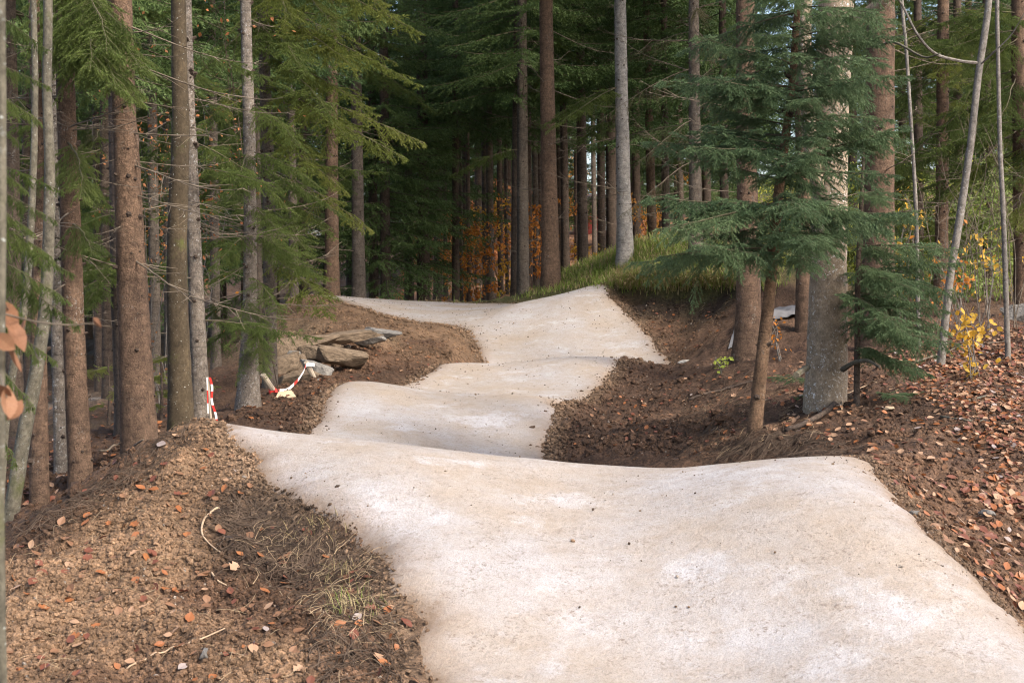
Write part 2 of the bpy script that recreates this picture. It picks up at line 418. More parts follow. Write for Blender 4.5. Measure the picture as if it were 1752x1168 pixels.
GC = {'t': (.215, .138, .084), 'd': (.080, .048, .031), 'm': (.128, .076, .047), 'l': (.105, .062, .040), 'g': (.085, .085, .032), 'f': (.060, .045, .030), 'o': (.34, .19, .115), 'p': (.30, .25, .20), 'b': (.036, .024, .017), 'k': (.25, .175, .108)}
PX = [  # px, py, D, soil class
    (340, 722, 9.0, 't'), (300, 742, 8.95, 't'), (250, 772, 8.8, 'm'), (200, 802, 8.6, 'd'), (150, 832, 8.4, 'd'), (60, 890, 8.0, 'd'), (0, 935, 7.7, 'd'), (-150, 1040, 7.2, 'd'),
    (400, 850, 8.0, 't'), (370, 790, 8.5, 't'), (300, 860, 8.0, 't'), (200, 900, 7.8, 't'), (300, 950, 7.3, 't'), (150, 970, 7.3, 't'), (0, 1060, 6.7, 't'), (200, 1060, 6.6, 't'), (400, 1000, 7.0, 'm'),
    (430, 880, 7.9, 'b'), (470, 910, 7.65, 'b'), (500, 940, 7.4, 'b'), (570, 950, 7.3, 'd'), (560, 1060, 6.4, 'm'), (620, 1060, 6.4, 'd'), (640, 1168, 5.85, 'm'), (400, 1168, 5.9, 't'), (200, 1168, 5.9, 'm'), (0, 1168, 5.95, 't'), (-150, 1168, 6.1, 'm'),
    (500, 1300, 5.0, 't'), (200, 1300, 5.1, 't'), (-100, 1300, 5.3, 't'), (300, 1900, 2.9, 't'), (-300, 1800, 3.0, 'm'), (900, 2200, 2.2, 'm'), (1900, 1900, 2.8, 'd'), (2200, 1500, 4.0, 'd'),
    (250, 850, 10.0, 'd'), (120, 900, 9.6, 'd'), (0, 960, 9.2, 'd'), (-200, 960, 9.5, 'f'), (330, 790, 10.2, 'd'), (240, 812, 11.5, 'd'), (140, 846, 11.0, 'd'), (300, 750, 12.5, 'd'), (345, 722, 14.0, 'd'),
    (425, 697, 16.3, 'd'), (250, 730, 16, 'd'), (100, 750, 16, 'f'), (-100, 750, 16, 'f'), (190, 682, 22, 'p'), (150, 690, 21.5, 'p'), (60, 680, 22, 'f'), (-200, 680, 22, 'f'), (300, 660, 22, 'd'), (380, 640, 22, 'd'),
    (200, 605, 34, 'f'), (-100, 600, 35, 'f'), (420, 580, 34, 'f'), (-400, 620, 30, 'f'), (430, 735, 14.0, 'd'), (480, 690, 16.2, 'm'), (470, 655, 18.9, 'd'), (520, 655, 18.8, 'd'), (570, 645, 19.0, 'm'), (500, 597, 20.7, 'm'), (570, 590, 21.0, 'm'), (470, 720, 14.8, 'd'), (530, 680, 16.6, 'd'),
    (600, 640, 18.9, 'd'), (560, 655, 18.2, 'm'), (440, 655, 19.0, 'm'), (540, 586, 21.6, 'm'), (640, 572, 22.5, 'k'), (720, 588, 22.6, 'm'), (790, 600, 23.0, 't'), (700, 636, 20.6, 'd'), (640, 620, 20.6, 'm'), (780, 606, 22.3, 't'),
    (520, 507, 29.2, 't'), (470, 550, 26.8, 't'), (450, 585, 25.2, 'k'), (500, 575, 24.8, 'k'), (590, 560, 24.6, 't'), (560, 535, 27.0, 't'), (690, 562, 25.0, 't'), (640, 552, 26.0, 't'), (430, 610, 25, 'd'), (400, 600, 28, 'd'), (460, 560, 32, 'd'),
    (560, 555, 37, 'f'), (750, 555, 37, 'f'), (900, 540, 36, 'f'), (700, 535, 46, 'f'), (880, 520, 46, 'o'), (780, 490, 62, 'o'), (880, 465, 62, 'o'), (980, 455, 60, 'o'), (600, 510, 62, 'f'), (800, 375, 95, 'o'), (950, 380, 95, 'o'), (1015, 402, 80, 'o'), (600, 400, 95, 'f'), (300, 470, 95, 'f'), (-100, 520, 90, 'f'),
    (905, 502, 32.5, 'g'), (950, 475, 32.5, 'g'), (1000, 450, 32, 'g'), (1060, 428, 31, 'g'), (1110, 412, 30, 'g'), (1180, 415, 29, 'g'), (1250, 435, 28, 'g'), (1065, 478, 29.3, 'g'), (1090, 492, 27.0, 'g'), (1150, 488, 26.4, 'g'), (1220, 480, 25.8, 'g'), (1290, 470, 25, 'g'), (1120, 450, 28.6, 'g'),
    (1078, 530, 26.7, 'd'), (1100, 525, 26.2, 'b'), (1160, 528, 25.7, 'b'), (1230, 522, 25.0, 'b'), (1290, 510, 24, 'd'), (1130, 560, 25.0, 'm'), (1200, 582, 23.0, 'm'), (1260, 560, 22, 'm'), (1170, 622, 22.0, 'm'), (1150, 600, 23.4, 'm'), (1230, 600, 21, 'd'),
    (1090, 622, 20.6, 'd'), (1130, 630, 20.6, 'd'), (1100, 660, 19.0, 'd'), (1060, 680, 17.6, 'd'), (1085, 700, 17.0, 'd'), (1000, 715, 15.8, 'd'), (990, 760, 14.2, 'd'), (1050, 772, 13.9, 'd'), (1130, 700, 16.6, 'd'), (1200, 640, 19.0, 'd'), (1200, 700, 15.6, 'm'), (1130, 775, 13.6, 'd'), (1230, 760, 12.6, 'm'),
    (1280, 605, 18.6, 'd'), (1295, 745, 11.5, 'm'), (1270, 690, 14.0, 'm'), (1410, 690, 13.0, 'd'), (1390, 788, 9.9, 'd'), (1285, 778, 11.0, 'd'), (1340, 758, 11.0, 'd'), (1450, 770, 9.8, 'd'), (1350, 640, 15.5, 'l'), (1360, 600, 18.5, 'l'), (1330, 545, 21.5, 'm'), (1400, 540, 22.5, 'm'),
    (1500, 700, 12.0, 'd'), (1600, 740, 10.6, 'm'), (1560, 700, 11.8, 'd'), (1700, 800, 9.6, 'l'), (1600, 850, 8.6, 'm'), (1530, 785, 9.1, 'm'), (1752, 900, 8.6, 'm'), (1670, 920, 8.0, 'm'), (1700, 990, 7.4, 'm'), (1752, 1060, 7.0, 'm'), (1900, 1168, 6.4, 'm'), (1850, 900, 8.9, 'm'), (1900, 1060, 7.4, 'm'),
    (1600, 640, 14.4, 'l'), (1740, 690, 12.2, 'l'), (1740, 600, 16.0, 'l'), (1500, 620, 15.6, 'l'), (1560, 580, 18.0, 'l'), (1740, 552, 19.5, 'l'), (1900, 640, 15, 'l'), (1900, 750, 11, 'l'), (1600, 520, 25, 'l'), (1480, 510, 26, 'l'), (1750, 500, 26, 'l'), (1950, 520, 24, 'l'), (1380, 490, 30, 'g'), (1600, 470, 36, 'g'), (1400, 440, 40, 'g'), (1750, 440, 40, 'l'), (1200, 430, 40, 'g'), (1050, 450, 42, 'o'), (1300, 400, 60, 'g'), (1600, 400, 60, 'g'), (1900, 400, 60, 'l'), (1400, 300, 95, 'g'), (1800, 300, 95, 'g'), (1100, 375, 90, 'g'),
]
pp = np.array([P(a, b, c) for a, b, c, _ in PX]); pc = np.array([GC[k] for *_, k in PX])
ext = [((-70, 20), -2.6, 'f'), ((-80, 70), -3, 'f'), ((-120, 160), 0, 'f'), ((0, 170), 6, 'o'), ((120, 160), 12, 'g'), ((80, 70), 4, 'f'), ((60, 20), 1.5, 'l'), ((-14, 4), -2.2, 'f'), ((14, 4), -.4, 'l'), ((-30, 12), -2.4, 'f'), ((30, 12), .6, 'l'), ((0, 300), 10, 'f'), ((-200, 300), 4, 'f'), ((200, 300), 18, 'f')]
pp = np.concatenate([pp, np.array([(a[0], a[1], CAMZ - 1.6 + z) for a, z, _ in ext])]); pc = np.concatenate([pc, np.array([GC[k] for *_, k in ext])])
ii = np.arange(0, NS, 9)
tp = np.concatenate([TL[ii], TR[ii], .5 * (TL[ii] + TR[ii]) - TS[ii][:, None] * np.array((0, 0, 1.0))])
CP = np.concatenate([pp, tp])
_, ui = np.unique(np.round(CP[:, :2] / .12), axis=0, return_index=True)
CP = CP[np.sort(ui)]
def _k(r2): return r2 * np.log(r2 + 1e-9)
n = len(CP)
A = np.zeros((n + 3, n + 3)); dd = ((CP[:, None, :2] - CP[None, :, :2]) ** 2).sum(-1)
A[:n, :n] = _k(dd) + np.eye(n) * .004
A[:n, n] = 1; A[:n, n + 1:] = CP[:, :2]; A[n, :n] = 1; A[n + 1:, :n] = CP[:, :2].T
W = np.linalg.solve(A, np.concatenate([CP[:, 2], np.zeros(3)]))
def smooth_z(x, y):
    x, y = np.asarray(x, float), np.asarray(y, float); sh = x.shape; x, y = x.ravel(), y.ravel()
    out = np.empty(len(x))
    for i in range(0, len(x), 20000):
        a, b = x[i:i + 20000], y[i:i + 20000]
        out[i:i + 20000] = _k((a[:, None] - CP[None, :, 0]) ** 2 + (b[:, None] - CP[None, :, 1]) ** 2) @ W[:n] + W[n] + W[n + 1] * a + W[n + 2] * b
    return out.reshape(sh)
def trail_inside(x, y):
    """Signed distance to the trail edge (positive inside), metres."""
    x, y = np.asarray(x, float).ravel(), np.asarray(y, float).ravel()
    best = np.full(len(x), -9.0)
    near = np.where((y < 36) & (y > 2) & (np.abs(x) < 8))[0]
    l, r = TL[::3, :2], TR[::3, :2]; w = r - l; w2 = (w ** 2).sum(1); ln = np.sqrt(w2)
    mid = .5 * (l + r); nv = np.stack([-w[:, 1], w[:, 0]], 1) / ln[:, None]
    for i in range(0, len(near), 20000):
        q = near[i:i + 20000]; p = np.stack([x[q], y[q]], 1)
        t = ((p[:, None] - l[None]) * w[None]).sum(-1) / w2[None]
        off = np.abs(((p[:, None] - l[None]) * nv[None]).sum(-1))
        d = np.minimum(t, 1 - t) * ln[None] - np.maximum(0, off - .12) * 1.5
        best[q] = d.max(1)
    return best
def ground_z(x, y, din=None):
    x, y = np.atleast_1d(np.asarray(x, float)), np.atleast_1d(np.asarray(y, float))
    z = smooth_z(x, y)
    if din is None: din = trail_inside(x, y).reshape(x.shape)
    m = np.clip(-din / .35, 0, 1)
    lump = .055 * fbm(x * 1.6, y * 1.6, 3, 5) + .032 * fbm(x * 5.5, y * 5.5, 3, 9) + .020 * fbm(x * 19, y * 19, 2, 3)
    lump = np.where(y > 34, lump * np.minimum(3, y / 34), lump)
    return z + lump * m - .02 * (din > .05)
def gz(x, y): return float(ground_z(x, y)[0])

u = np.concatenate([np.linspace(-1.3, -.44, 40)[:-1], np.linspace(-.44, .44, 470), np.linspace(.44, 1.3, 40)[1:]])
Dv = np.exp(np.linspace(math.log(1.6), math.log(300), 600))
GX = u[None, :] * Dv[:, None]; GY = np.repeat(Dv[:, None], len(u), 1)
din = trail_inside(GX, GY).reshape(GX.shape)
GZ = ground_z(GX, GY, din)
nr, nc = GX.shape
q = (np.arange(nr - 1)[:, None] * nc + np.arange(nc - 1)[None, :]).ravel()
gme = mesh_np('ground', np.stack([GX, GY, GZ], -1).reshape(-1, 3), np.stack([q, q + 1, q + nc + 1, q + nc], 1), M['soil'], smooth=True)
gx, gy = GX.ravel(), GY.ravel()
colr = np.empty((len(gx), 4)); colr[:, 3] = 1
sxy = pp[:, :2]
for i in range(0, len(gx), 20000):
    a, b = gx[i:i + 20000] + .12 * fbm(gx[i:i + 20000] * 2, gy[i:i + 20000] * 2, 3, 40), gy[i:i + 20000] + .2 * fbm(gx[i:i + 20000] * 2, gy[i:i + 20000] * 2, 3, 50)
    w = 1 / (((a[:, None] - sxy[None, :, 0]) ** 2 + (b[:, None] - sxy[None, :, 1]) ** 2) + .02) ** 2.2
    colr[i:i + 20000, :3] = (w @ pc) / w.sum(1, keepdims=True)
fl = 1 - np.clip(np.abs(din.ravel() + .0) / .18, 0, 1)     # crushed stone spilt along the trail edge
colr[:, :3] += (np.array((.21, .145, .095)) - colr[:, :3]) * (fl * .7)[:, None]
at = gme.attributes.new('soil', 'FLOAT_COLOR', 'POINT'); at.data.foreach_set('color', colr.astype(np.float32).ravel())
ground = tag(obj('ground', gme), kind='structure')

NT_ = 44
tt = np.linspace(0, 1, NT_)
dense = spline(np.concatenate([secL, secR], 1), 900)
L2, R2 = dense[:, :3], dense[:, 3:]
jl = .07 * fbm(np.arange(900) * .06, np.zeros(900), 4, 61); jr = .07 * fbm(np.arange(900) * .06, np.zeros(900) + 7, 4, 63)
wl = np.linalg.norm(R2 - L2, axis=1)
T_ = (jl / wl)[:, None] + tt[None, :] * (1 + (jr - jl) / wl)[:, None]
TX = L2[:, None, 0] + (R2 - L2)[:, None, 0] * T_; TY = L2[:, None, 1] + (R2 - L2)[:, None, 1] * T_
edge = np.minimum(tt, 1 - tt)[None, :] * wl[:, None]
TZ = smooth_z(TX, TY) + np.where(edge < .10, -.03 + .045 * edge / .10, .015) + .010 * fbm(TX * 1.3, TY * 1.3, 3, 71)
q = (np.arange(899)[:, None] * NT_ + np.arange(NT_ - 1)[None, :]).ravel()
tme = mesh_np('bike_trail', np.stack([TX, TY, TZ], -1).reshape(-1, 3), np.stack([q, q + 1, q + NT_ + 1, q + NT_], 1), M['trail'], smooth=True)
at = tme.attributes.new('edge', 'FLOAT', 'POINT'); at.data.foreach_set('value', edge.astype(np.float32).ravel())
trail = tag(obj('bike_trail', tme), kind='structure')
trail['label'] = 'pale packed gravel pump trail rolling over mounds into the forest'
# ------------------------------------------------------------------ branch meshes (shared between the trees)
def shoot_path(p0, d, L, droop, nseg, rs, lift=0.0):
    t = np.linspace(0, 1, nseg + 1)[:, None]
    side = nrm(np.cross(d, (0, 0, 1.0)))
    wob = rs.normal(0, .03)
    return p0 + d * L * t + np.array((0, 0, 1.0)) * (-droop * L * t ** 2 + lift * L * t ** 3) + side * wob * L * np.sin(t * 3)

def gen_branch(name, seed, L=2.2, gap=.078, l2=.26, ang=56, droop=.22, lift=.12, droop2=.35, gap3=.066, l3=.42, per_m=760, nl=.0175, nw=.0050,
               green=.0, mats=None, flat=.3, r0=.011, hang=0.0, keep=1.0, dead=False):
    rs = np.random.default_rng(seed); b = MB()
    main = shoot_path(np.zeros(3), np.array((1.0, 0, 0)), L, droop, 16, rs, lift)
    main[:, 1] += .03 * L * np.cumsum(rs.normal(0, .22, 17))
    b.tube(main, np.linspace(r0, .0022, 17), 5, 0)
    S0, S1 = [], []
    def on(t):
        i = min(15, int(t * 16)); f = t * 16 - i
        return main[i] * (1 - f) + main[i + 1] * f, nrm(main[i + 1] - main[i])
    if not dead:
        for a, c in zip(main[:-1], main[1:]):
            if a[0] > green * L and a[0] > .3 * L: S0.append(a); S1.append(c)
    t = .10
    while t < .985:
        for sgn in (-1, 1):
            if rs.uniform() > keep: continue
            tj = min(.99, t + rs.uniform(-.02, .02)); p, tg = on(tj)
            a = R(ang + rs.normal(0, 17)) * sgn
            hor = nrm(np.array((tg[0] * math.cos(a) - tg[1] * math.sin(a), tg[0] * math.sin(a) + tg[1] * math.cos(a), tg[2] * .4 + rs.normal(-.05, .26) - hang * rs.uniform(.3, 1.6))))
            ll = (l2 * L * (1 - tj) ** .75 * min(1, .35 + tj * 2.2) + .05) * rs.uniform(.4, 1.3)
            ns = max(2, int(ll / .12))
            sp = shoot_path(p, hor, ll, droop2 * rs.uniform(.4, 1.4), ns, rs, .1)
            b.tube(sp, np.linspace(  .0026 if not dead else .005, .0009 if not dead else .0015, ns + 1), 3, 0, cap=False)
            isg = tj > green + rs.uniform(-.08, .08) and not dead
            if isg:
                S0 += list(sp[:-1]); S1 += list(sp[1:])
            s = .18 * ll
            while s < ll * .97:
                for s2 in (-1, 1):
                    if rs.uniform() < (.12 if not dead else .55): continue
                    f = s / ll * ns; i = min(ns - 1, int(f)); q = sp[i] + (sp[i + 1] - sp[i]) * (f - i); dg = nrm(sp[i + 1] - sp[i])
                    a2 = R(50 + rs.normal(0, 10)) * s2
                    d3 = nrm(np.array((dg[0] * math.cos(a2) - dg[1] * math.sin(a2), dg[0] * math.sin(a2) + dg[1] * math.cos(a2), dg[2] + rs.normal(-.08, .16) - hang * .5)))
                    l = max(.03, min(l3 * (ll - s) + .035, .19)) * rs.uniform(.7, 1.2)
                    e = q + d3 * l + np.array((0, 0, -.10 * l))
                    V = np.array([q + (0, 0, .0008), q - (0, .0007, .0007), q + (0, .0008, -.0007), e])
                    b.add(V, [(0, 1, 3), (1, 2, 3), (2, 0, 3)], 0)
                    if isg: S0.append(q); S1.append(e)
                s += gap3 * rs.uniform(.7, 1.3)
        t += gap / L * rs.uniform(.75, 1.25)
    if S0: b.needles(np.array(S0), np.array(S1), per_m, nl, nw, 1, flat)
    me = b.mesh(name, mats or [M['twig'], M['needle']])
    me['tip'] = main[-1].tolist()
    return me

def recolour(me, name, mats):
    c = me.copy(); c.name = name
    for i, m in enumerate(mats): c.materials[i] = m
    c['tip'] = list(me['tip'])
    return c

BR = {}
BR['live'] = [gen_branch('spruce_branch', 100 + i, hang=.12, droop=.25 + .08 * i) for i in range(3)]
BR['half'] = [gen_branch('spruce_branch', 110 + i, green=.45, hang=.18, keep=.85, droop=.3) for i in range(2)]
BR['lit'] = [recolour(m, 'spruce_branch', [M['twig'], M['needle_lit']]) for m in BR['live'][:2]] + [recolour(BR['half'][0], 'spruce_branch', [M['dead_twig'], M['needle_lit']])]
BR['droop'] = [gen_branch('spruce_branch', 120 + i, hang=.7, droop=.35, droop2=.8, green=.2, keep=.8, per_m=170, mats=[M['dead_twig'], M['needle_brown']]) for i in range(2)]
BR['dead'] = [gen_branch('dead_branch', 130 + i, L=1.6, gap=.17, l2=.30, droop=.18, lift=.25, droop2=.15, gap3=.10, l3=.4, dead=True, keep=.7, r0=.010, mats=[M['dead_twig'], M['dead_twig']]) for i in range(4)]
BR['fir'] = [gen_branch('fir_branch', 140 + i, L=1.2, gap=.060, l2=.40, ang=52, droop=.04 + .07 * i, lift=.06, droop2=.35, gap3=.052, l3=.42, per_m=720, nl=.0185, nw=.0036, flat=.45, hang=.12, r0=.010, mats=[M['twig'], M['needle_fir']]) for i in range(3)]
BR['near'] = [gen_branch('spruce_branch', 150 + i, L=1.5, gap=.062, l2=.30, hang=.35, droop=.28, droop2=.5, gap3=.050, l3=.42, per_m=1000, nl=.0155, nw=.0030, mats=[M['twig'], M['needle_near']] if 'needle_near' in M else [M['twig'], M['needle']]) for i in range(2)]

def gen_crown(name, seed, H, rad, mats, dens=1.0, taper=.8):
    """Coarse upper or distant spruce crown of hanging sprays, base at z = 0."""
    rs = np.random.default_rng(seed); b = MB(); S0, S1 = [], []
    z = 0.0
    while z < H * .985:
        f = z / H
        r = rad * (1 - f) ** taper * rs.uniform(.85, 1.1) + .15
        nb = max(3, int((5.5 if f < .7 else 4) * dens + rs.uniform(-.5, .5)))
        a0 = rs.uniform(0, 6.28)
        for k in range(nb):
            a = a0 + 6.283 * k / nb + rs.normal(0, .2); L = r * rs.uniform(.6, 1.15)
            d = np.array((math.cos(a), math.sin(a), .0)); t = np.linspace(0, 1, 8)[:, None]
            dr = rs.uniform(.15, .45) * (1 - f) - .25 * f
            zz = z + rs.uniform(-.15, .15)
            path = np.array((0, 0, zz)) + d * L * t + np.array((0, 0, 1.0)) * L * (-dr * t ** 1.4 + .12 * t ** 4)
            b.tube(path, np.linspace(.018, .004, 8), 3, 0, cap=False)
            side = np.array((-d[1], d[0], 0))
            m = max(4, int(L / .115))
            for j in range(m):
                s = .12 + .88 * (j + rs.uniform(0, 1)) / m
                i = min(6, int(s * 7)); p = path[i] + (path[i + 1] - path[i]) * (s * 7 - i)
                for sg in (-1, 1):
                    l = (.34 * L * (1 - s) ** .7 + .14) * rs.uniform(.6, 1.2)
                    v = nrm(d * .75 + side * sg * rs.uniform(.5, 1.1) + np.array((0, 0, rs.uniform(-.7, .02))))
                    S0.append(p); S1.append(p + v * l + np.array((0, 0, -.15 * l)))
        z += .42 / dens * rs.uniform(.7, 1.3)
    b.needles(np.array(S0), np.array(S1), 44, .085, .019, 1, .3, .9)
    return b.mesh(name, mats)
CROWN = [gen_crown('crown', 200, 15, 2.5, [M['twig'], M['needle_far']]), gen_crown('crown', 201, 13, 2.0, [M['twig'], M['needle_far']]), gen_crown('crown', 202, 16, 2.9, [M['twig'], M['needle_far']])]

# ------------------------------------------------------------------ trees
class Tree:
    def __init__(s, name, pts, D, wid, bark, label, cat='tree', group=None, H=18, stubs=0, sides=14, flare=1.25, Dtop=None):
        """pts: photo pixels of the trunk axis from the base up; wid: trunk width there in photo pixels."""
        p = np.array([P(a, c, D + (0 if Dtop is None else (Dtop - D) * i / max(1, len(pts) - 1))) for i, (a, c) in enumerate(pts)])
        r = np.array(wid, float) * .5 / F * D
        x0, y0 = p[0][0], p[0][1]
        s.base = np.array((x0, y0, gz(x0, y0)))
        if p[1][2] > s.base[2] + .05: p[0][2] = s.base[2]
        d = nrm(p[-1] - p[-2])
        if H > p[-1][2] - s.base[2] + .5:
            ext = H - (p[-1][2] - s.base[2]); d = nrm(d * np.array((.5, .5, 1)))
            p = np.concatenate([p, [p[-1] + d * ext * .5, p[-1] + d * ext]]); r = np.concatenate([r, [r[-1] * .6, .02]])
        pr = np.concatenate([p, r[:, None]], 1)
        fine = spline(pr, 160)
        z = fine[:, 2]; hi = s.base[2] + 7
        keep = np.ones(160, bool); keep[1::2] &= z[1::2] < hi; keep[2::4] &= z[2::4] < hi
        zz = np.linspace(z[0], z[-1], 400)
        zz = np.unique(np.concatenate([np.arange(z[0], min(z[-1], hi), .12), np.linspace(min(hi, z[-1] - .01), z[-1], 14)]))
        o = np.argsort(z)
        s.path = np.stack([np.interp(zz, z[o], fine[o, c]) for c in range(4)], 1); s.path[:, 2] = zz
        s.path[:, 3] = np.maximum(s.path[:, 3], .004)
        hgt = zz - zz[0]
        rr = s.path[:, 3] * (1 + (flare - 1) * np.exp(-hgt / (3.2 * s.path[0, 3] + .01)))
        s.e = empty(name, tuple(s.base), label, cat, group)
        b = MB(); loc = s.path[:, :3] - s.base
        loc = np.concatenate([loc[:1] - (0, 0, .35), loc]); rr = np.concatenate([rr[:1] * 1.15, rr])
        k = sides; ang = np.arange(k) * 2 * math.pi / k
        b.tube(loc, rr, k, 0, rough=.035)
        s.trunk = obj('trunk', b.mesh('trunk', bark, True), s.e)
        if stubs:
            b = MB(); top = min(zz[-1] - .5, CAMZ + 457 / F * D + .8); h = s.base[2] + .3
            while h < top:
                for _ in range(rng.integers(2, 5)): s._stub(b, h + rng.normal(0, .025), 1.0)
                for _ in range(int(stubs)): s._stub(b, h + rng.uniform(0, .45), .5)
                h += rng.uniform(.3, .55)
            tag(obj('branch_stubs', b.mesh('branch_stubs', [M['stub'], M['dead_twig']]), s.e), kind='stuff')
    def at(s, z):
        return np.array([np.interp(z, s.path[:, 2], s.path[:, c]) for c in range(4)])
    def _stub(s, b, z, k):
        c = s.at(z); a = rng.uniform(-math.pi, math.pi)
        d = np.array((math.cos(a), math.sin(a), rng.uniform(-.2, .5))); r = c[3]
        p0 = c[:3] - s.base + d * np.array((1, 1, 0)) * r * .9
        l = rng.uniform(.012, .035) * k + .008
        b.tube(np.array([p0, p0 + d * l * .5, p0 + d * l]), np.array((.024, .016, .011)) * k * rng.uniform(.7, 1.3), 5, 0)
    def branch(s, kind, z, az, scale=1.0, tilt=0.0, idx=None, name='branch'):
        """az: 0 = +x (photo right), 90 = away from the camera."""
        pool = BR[kind]; me = pool[rng.integers(len(pool)) if idx is None else idx]
        c = s.at(z); o = obj(name, me, s.e)
        o.location = Vector(c[:3] - s.base) + Vector((math.cos(R(az)), math.sin(R(az)), 0)) * float(c[3] * .6)
        o.rotation_euler = (R(rng.uniform(-15, 15)), R(-tilt), R(az)); o.scale = (scale, scale, scale)
        return o
    def aim(s, kind, z, tip, idx=None, roll=None, name='branch'):
        """A branch from the trunk at world height z whose tip comes to photo pixel/distance tip."""
        pool = BR[kind]; me = pool[rng.integers(len(pool)) if idx is None else idx]
        tp = np.array(tip, float) if tip[2] < 0 else P(*tip)
        c = s.at(z); v = tp - c[:3]; t0 = Vector(me['tip'])
        az = math.atan2(v[1], v[0]); hor = math.hypot(v[0], v[1])
        sc = float(np.linalg.norm(v)) / t0.length
        el = math.atan2(v[2], hor) - math.atan2(t0.z, t0.x)
        o = obj(name, me, s.e)
        o.location = Vector(c[:3] - s.base)
        o.rotation_euler = (R(rng.uniform(-12, 12) if roll is None else roll), -el, az); o.scale = (sc, sc, sc)
        return o
    def crown(s, h, k=None, sc=1.0, sz=1.0):
        me = CROWN[rng.integers(3) if k is None else k]; c = s.at(s.base[2] + h)
        o = obj('crown', me, s.e); o.location = Vector(c[:3] - s.base); o.scale = (sc, sc, sz); o.rotation_euler = (0, 0, rng.uniform(0, 6.28))
        return o
    def scatter(s, kind, n, z0, z1, sc=(.7, 1.1), tilt=(-15, 15), az=(0, 360), name='branch'):
        for _ in range(n):
            s.branch(kind, rng.uniform(z0, z1), rng.uniform(*az), rng.uniform(*sc), rng.uniform(*tilt), name=name)

def ztop(D): return CAMZ + 457 / F * D
def zpx(py, D): return float(P(876, py, D)[2])
G_L = 'tree trunks on the slope below the soil mound'
B = M
# --- the group of trunks left of the near crest
t1 = Tree('beech_tree', [(5, 905), (40, 750), (65, 620), (80, 490), (85, 300), (80, 140), (82, 0)], 9.4, [27, 25, 23, 21, 18, 16, 15], B['bark_grey'], 'slim mossy grey beech leaning outward at its foot beside the soil mound', 'beech', H=9)
t2 = Tree('beech_tree', [(-6, 830), (12, 700), (42, 520), (55, 340), (60, 150), (57, 0)], 9.9, [15, 14, 14, 12, 11, 10], B['bark_grey'], 'thinnest greenish bowed stem behind the leaning mossy beech', 'beech', H=8)
t3 = Tree('spruce_tree', [(68, 872), (66, 600), (68, 350), (58, 0)], 11.0, [32, 28, 23, 18], B['bark_spruce'], 'brown spruce trunk standing just behind the leaning mossy beech', 'spruce', G_L, stubs=3, H=17, flare=1.1)
t4 = Tree('spruce_tree', [(106, 850), (98, 600), (94, 400), (88, 0)], 11.8, [22, 20, 17, 14], B['bark_pale'], 'narrow pale sided trunk squeezed between two thicker grey brown spruces', 'spruce', G_L, stubs=1, H=14)
t5 = Tree('spruce_tree', [(139, 842), (128, 600), (118, 300), (108, 0)], 11.2, [38, 36, 33, 30], B['bark_spruce'], 'straight knotty grey brown spruce next to the thickest brown spruce', 'spruce', G_L, stubs=3, H=18)
t6 = Tree('spruce_tree', [(241, 790), (226, 480), (216, 250), (206, 0)], 11.4, [60, 50, 43, 38], B['bark_spruce'], 'thickest reddish brown spruce behind the soil mound, knotted with dead stubs', 'spruce', G_L, stubs=4, H=20)
t6b = Tree('spruce_tree', [(222, 760), (208, 480), (203, 250), (198, 0)], 13.2, [42, 36, 32, 28], B['bark_dark'], 'dark spruce trunk half hidden behind the thickest brown spruce', 'spruce', G_L, stubs=1, H=18)
t7 = Tree('beech_tree', [(311, 735), (307, 620), (303, 500), (304, 380), (309, 220), (305, 0)], 12.3, [42, 38, 35, 33, 30, 25], B['bark_olive'], 'smooth olive brown beech trunk right of the thickest brown spruce', 'beech', H=15)
t8 = Tree('spruce_tree', [(345, 715), (335, 480), (327, 270), (318, 0)], 13.6, [30, 25, 22, 19], B['bark_pale'], 'pale lichen spotted trunk standing beside the red and white taped stake', 'spruce', H=16, stubs=1)
t9 = Tree('spruce_tree', [(424, 700), (428, 500), (427, 250), (420, 0)], 16.2, [38, 24, 21, 18], B['bark_pale'], 'pale speckled spruce hung with green sprays behind the heap of flat rocks', 'spruce', H=17, stubs=1)
near_left = Tree('spruce_tree', [(-70, 980), (-66, 500), (-62, 0)], 8.2, [30, 26, 22], B['bark_spruce_grey'], 'spruce whose green sprays hang in front of the leaning mossy beech', 'spruce', H=11)
for t, h in ((t3, 9), (t5, 9.5), (t6, 10), (t8, 9), (t9, 9.5)): t.crown(h, sc=.75)
near_left.crown(5.2, 1, .6, .7)
# hanging sprays in front of the left trunks
for tip, zp, kd in [((92, 90, 8.6), -10, 'near'), ((88, 150, 8.3), 90, 'near'), ((70, 210, 8.0), 130, 'near'), ((110, 330, 8.5), 260, 'near'), ((60, 400, 8.0), 330, 'near'), ((125, 470, 8.7), 380, 'near'), ((140, 560, 8.4), 430, 'near'), ((70, 620, 8.2), 470, 'near'), ((60, 700, 8.0), 560, 'near'), ((30, 800, 8.2), 640, 'near'), ((40, 540, 7.8), 450, 'near'), ((100, 380, 8.4), 300, 'near'), ((90, 440, 7.9), 360, 'near'), ((120, 520, 8.2), 420, 'near'), ((80, 570, 8.5), 480, 'near'), ((50, 330, 8.1), 250, 'near'), ((100, 620, 8.3), 520, 'near'), ((40, 250, 8.2), 170, 'near'), ((20, 720, 8.4), 600, 'near')]:
    near_left.aim(kd, zpx(zp, 8.2), tip)
for tip, zp in [((228, 60, 10.2), -30), ((232, 120, 10.0), 10), ((200, 150, 9.8), 40), ((232, 175, 10.4), 50), ((150, 120, 9.8), -20), ((180, 90, 9.9), -60), ((140, 340, 10.3), 240), ((150, 440, 10.5), 380), ((195, 360, 12.0), 300), ((190, 470, 12.4), 420)]:
    t5.aim('near' if tip[2] < 11 else 'live', zpx(zp, 11.2), tip)
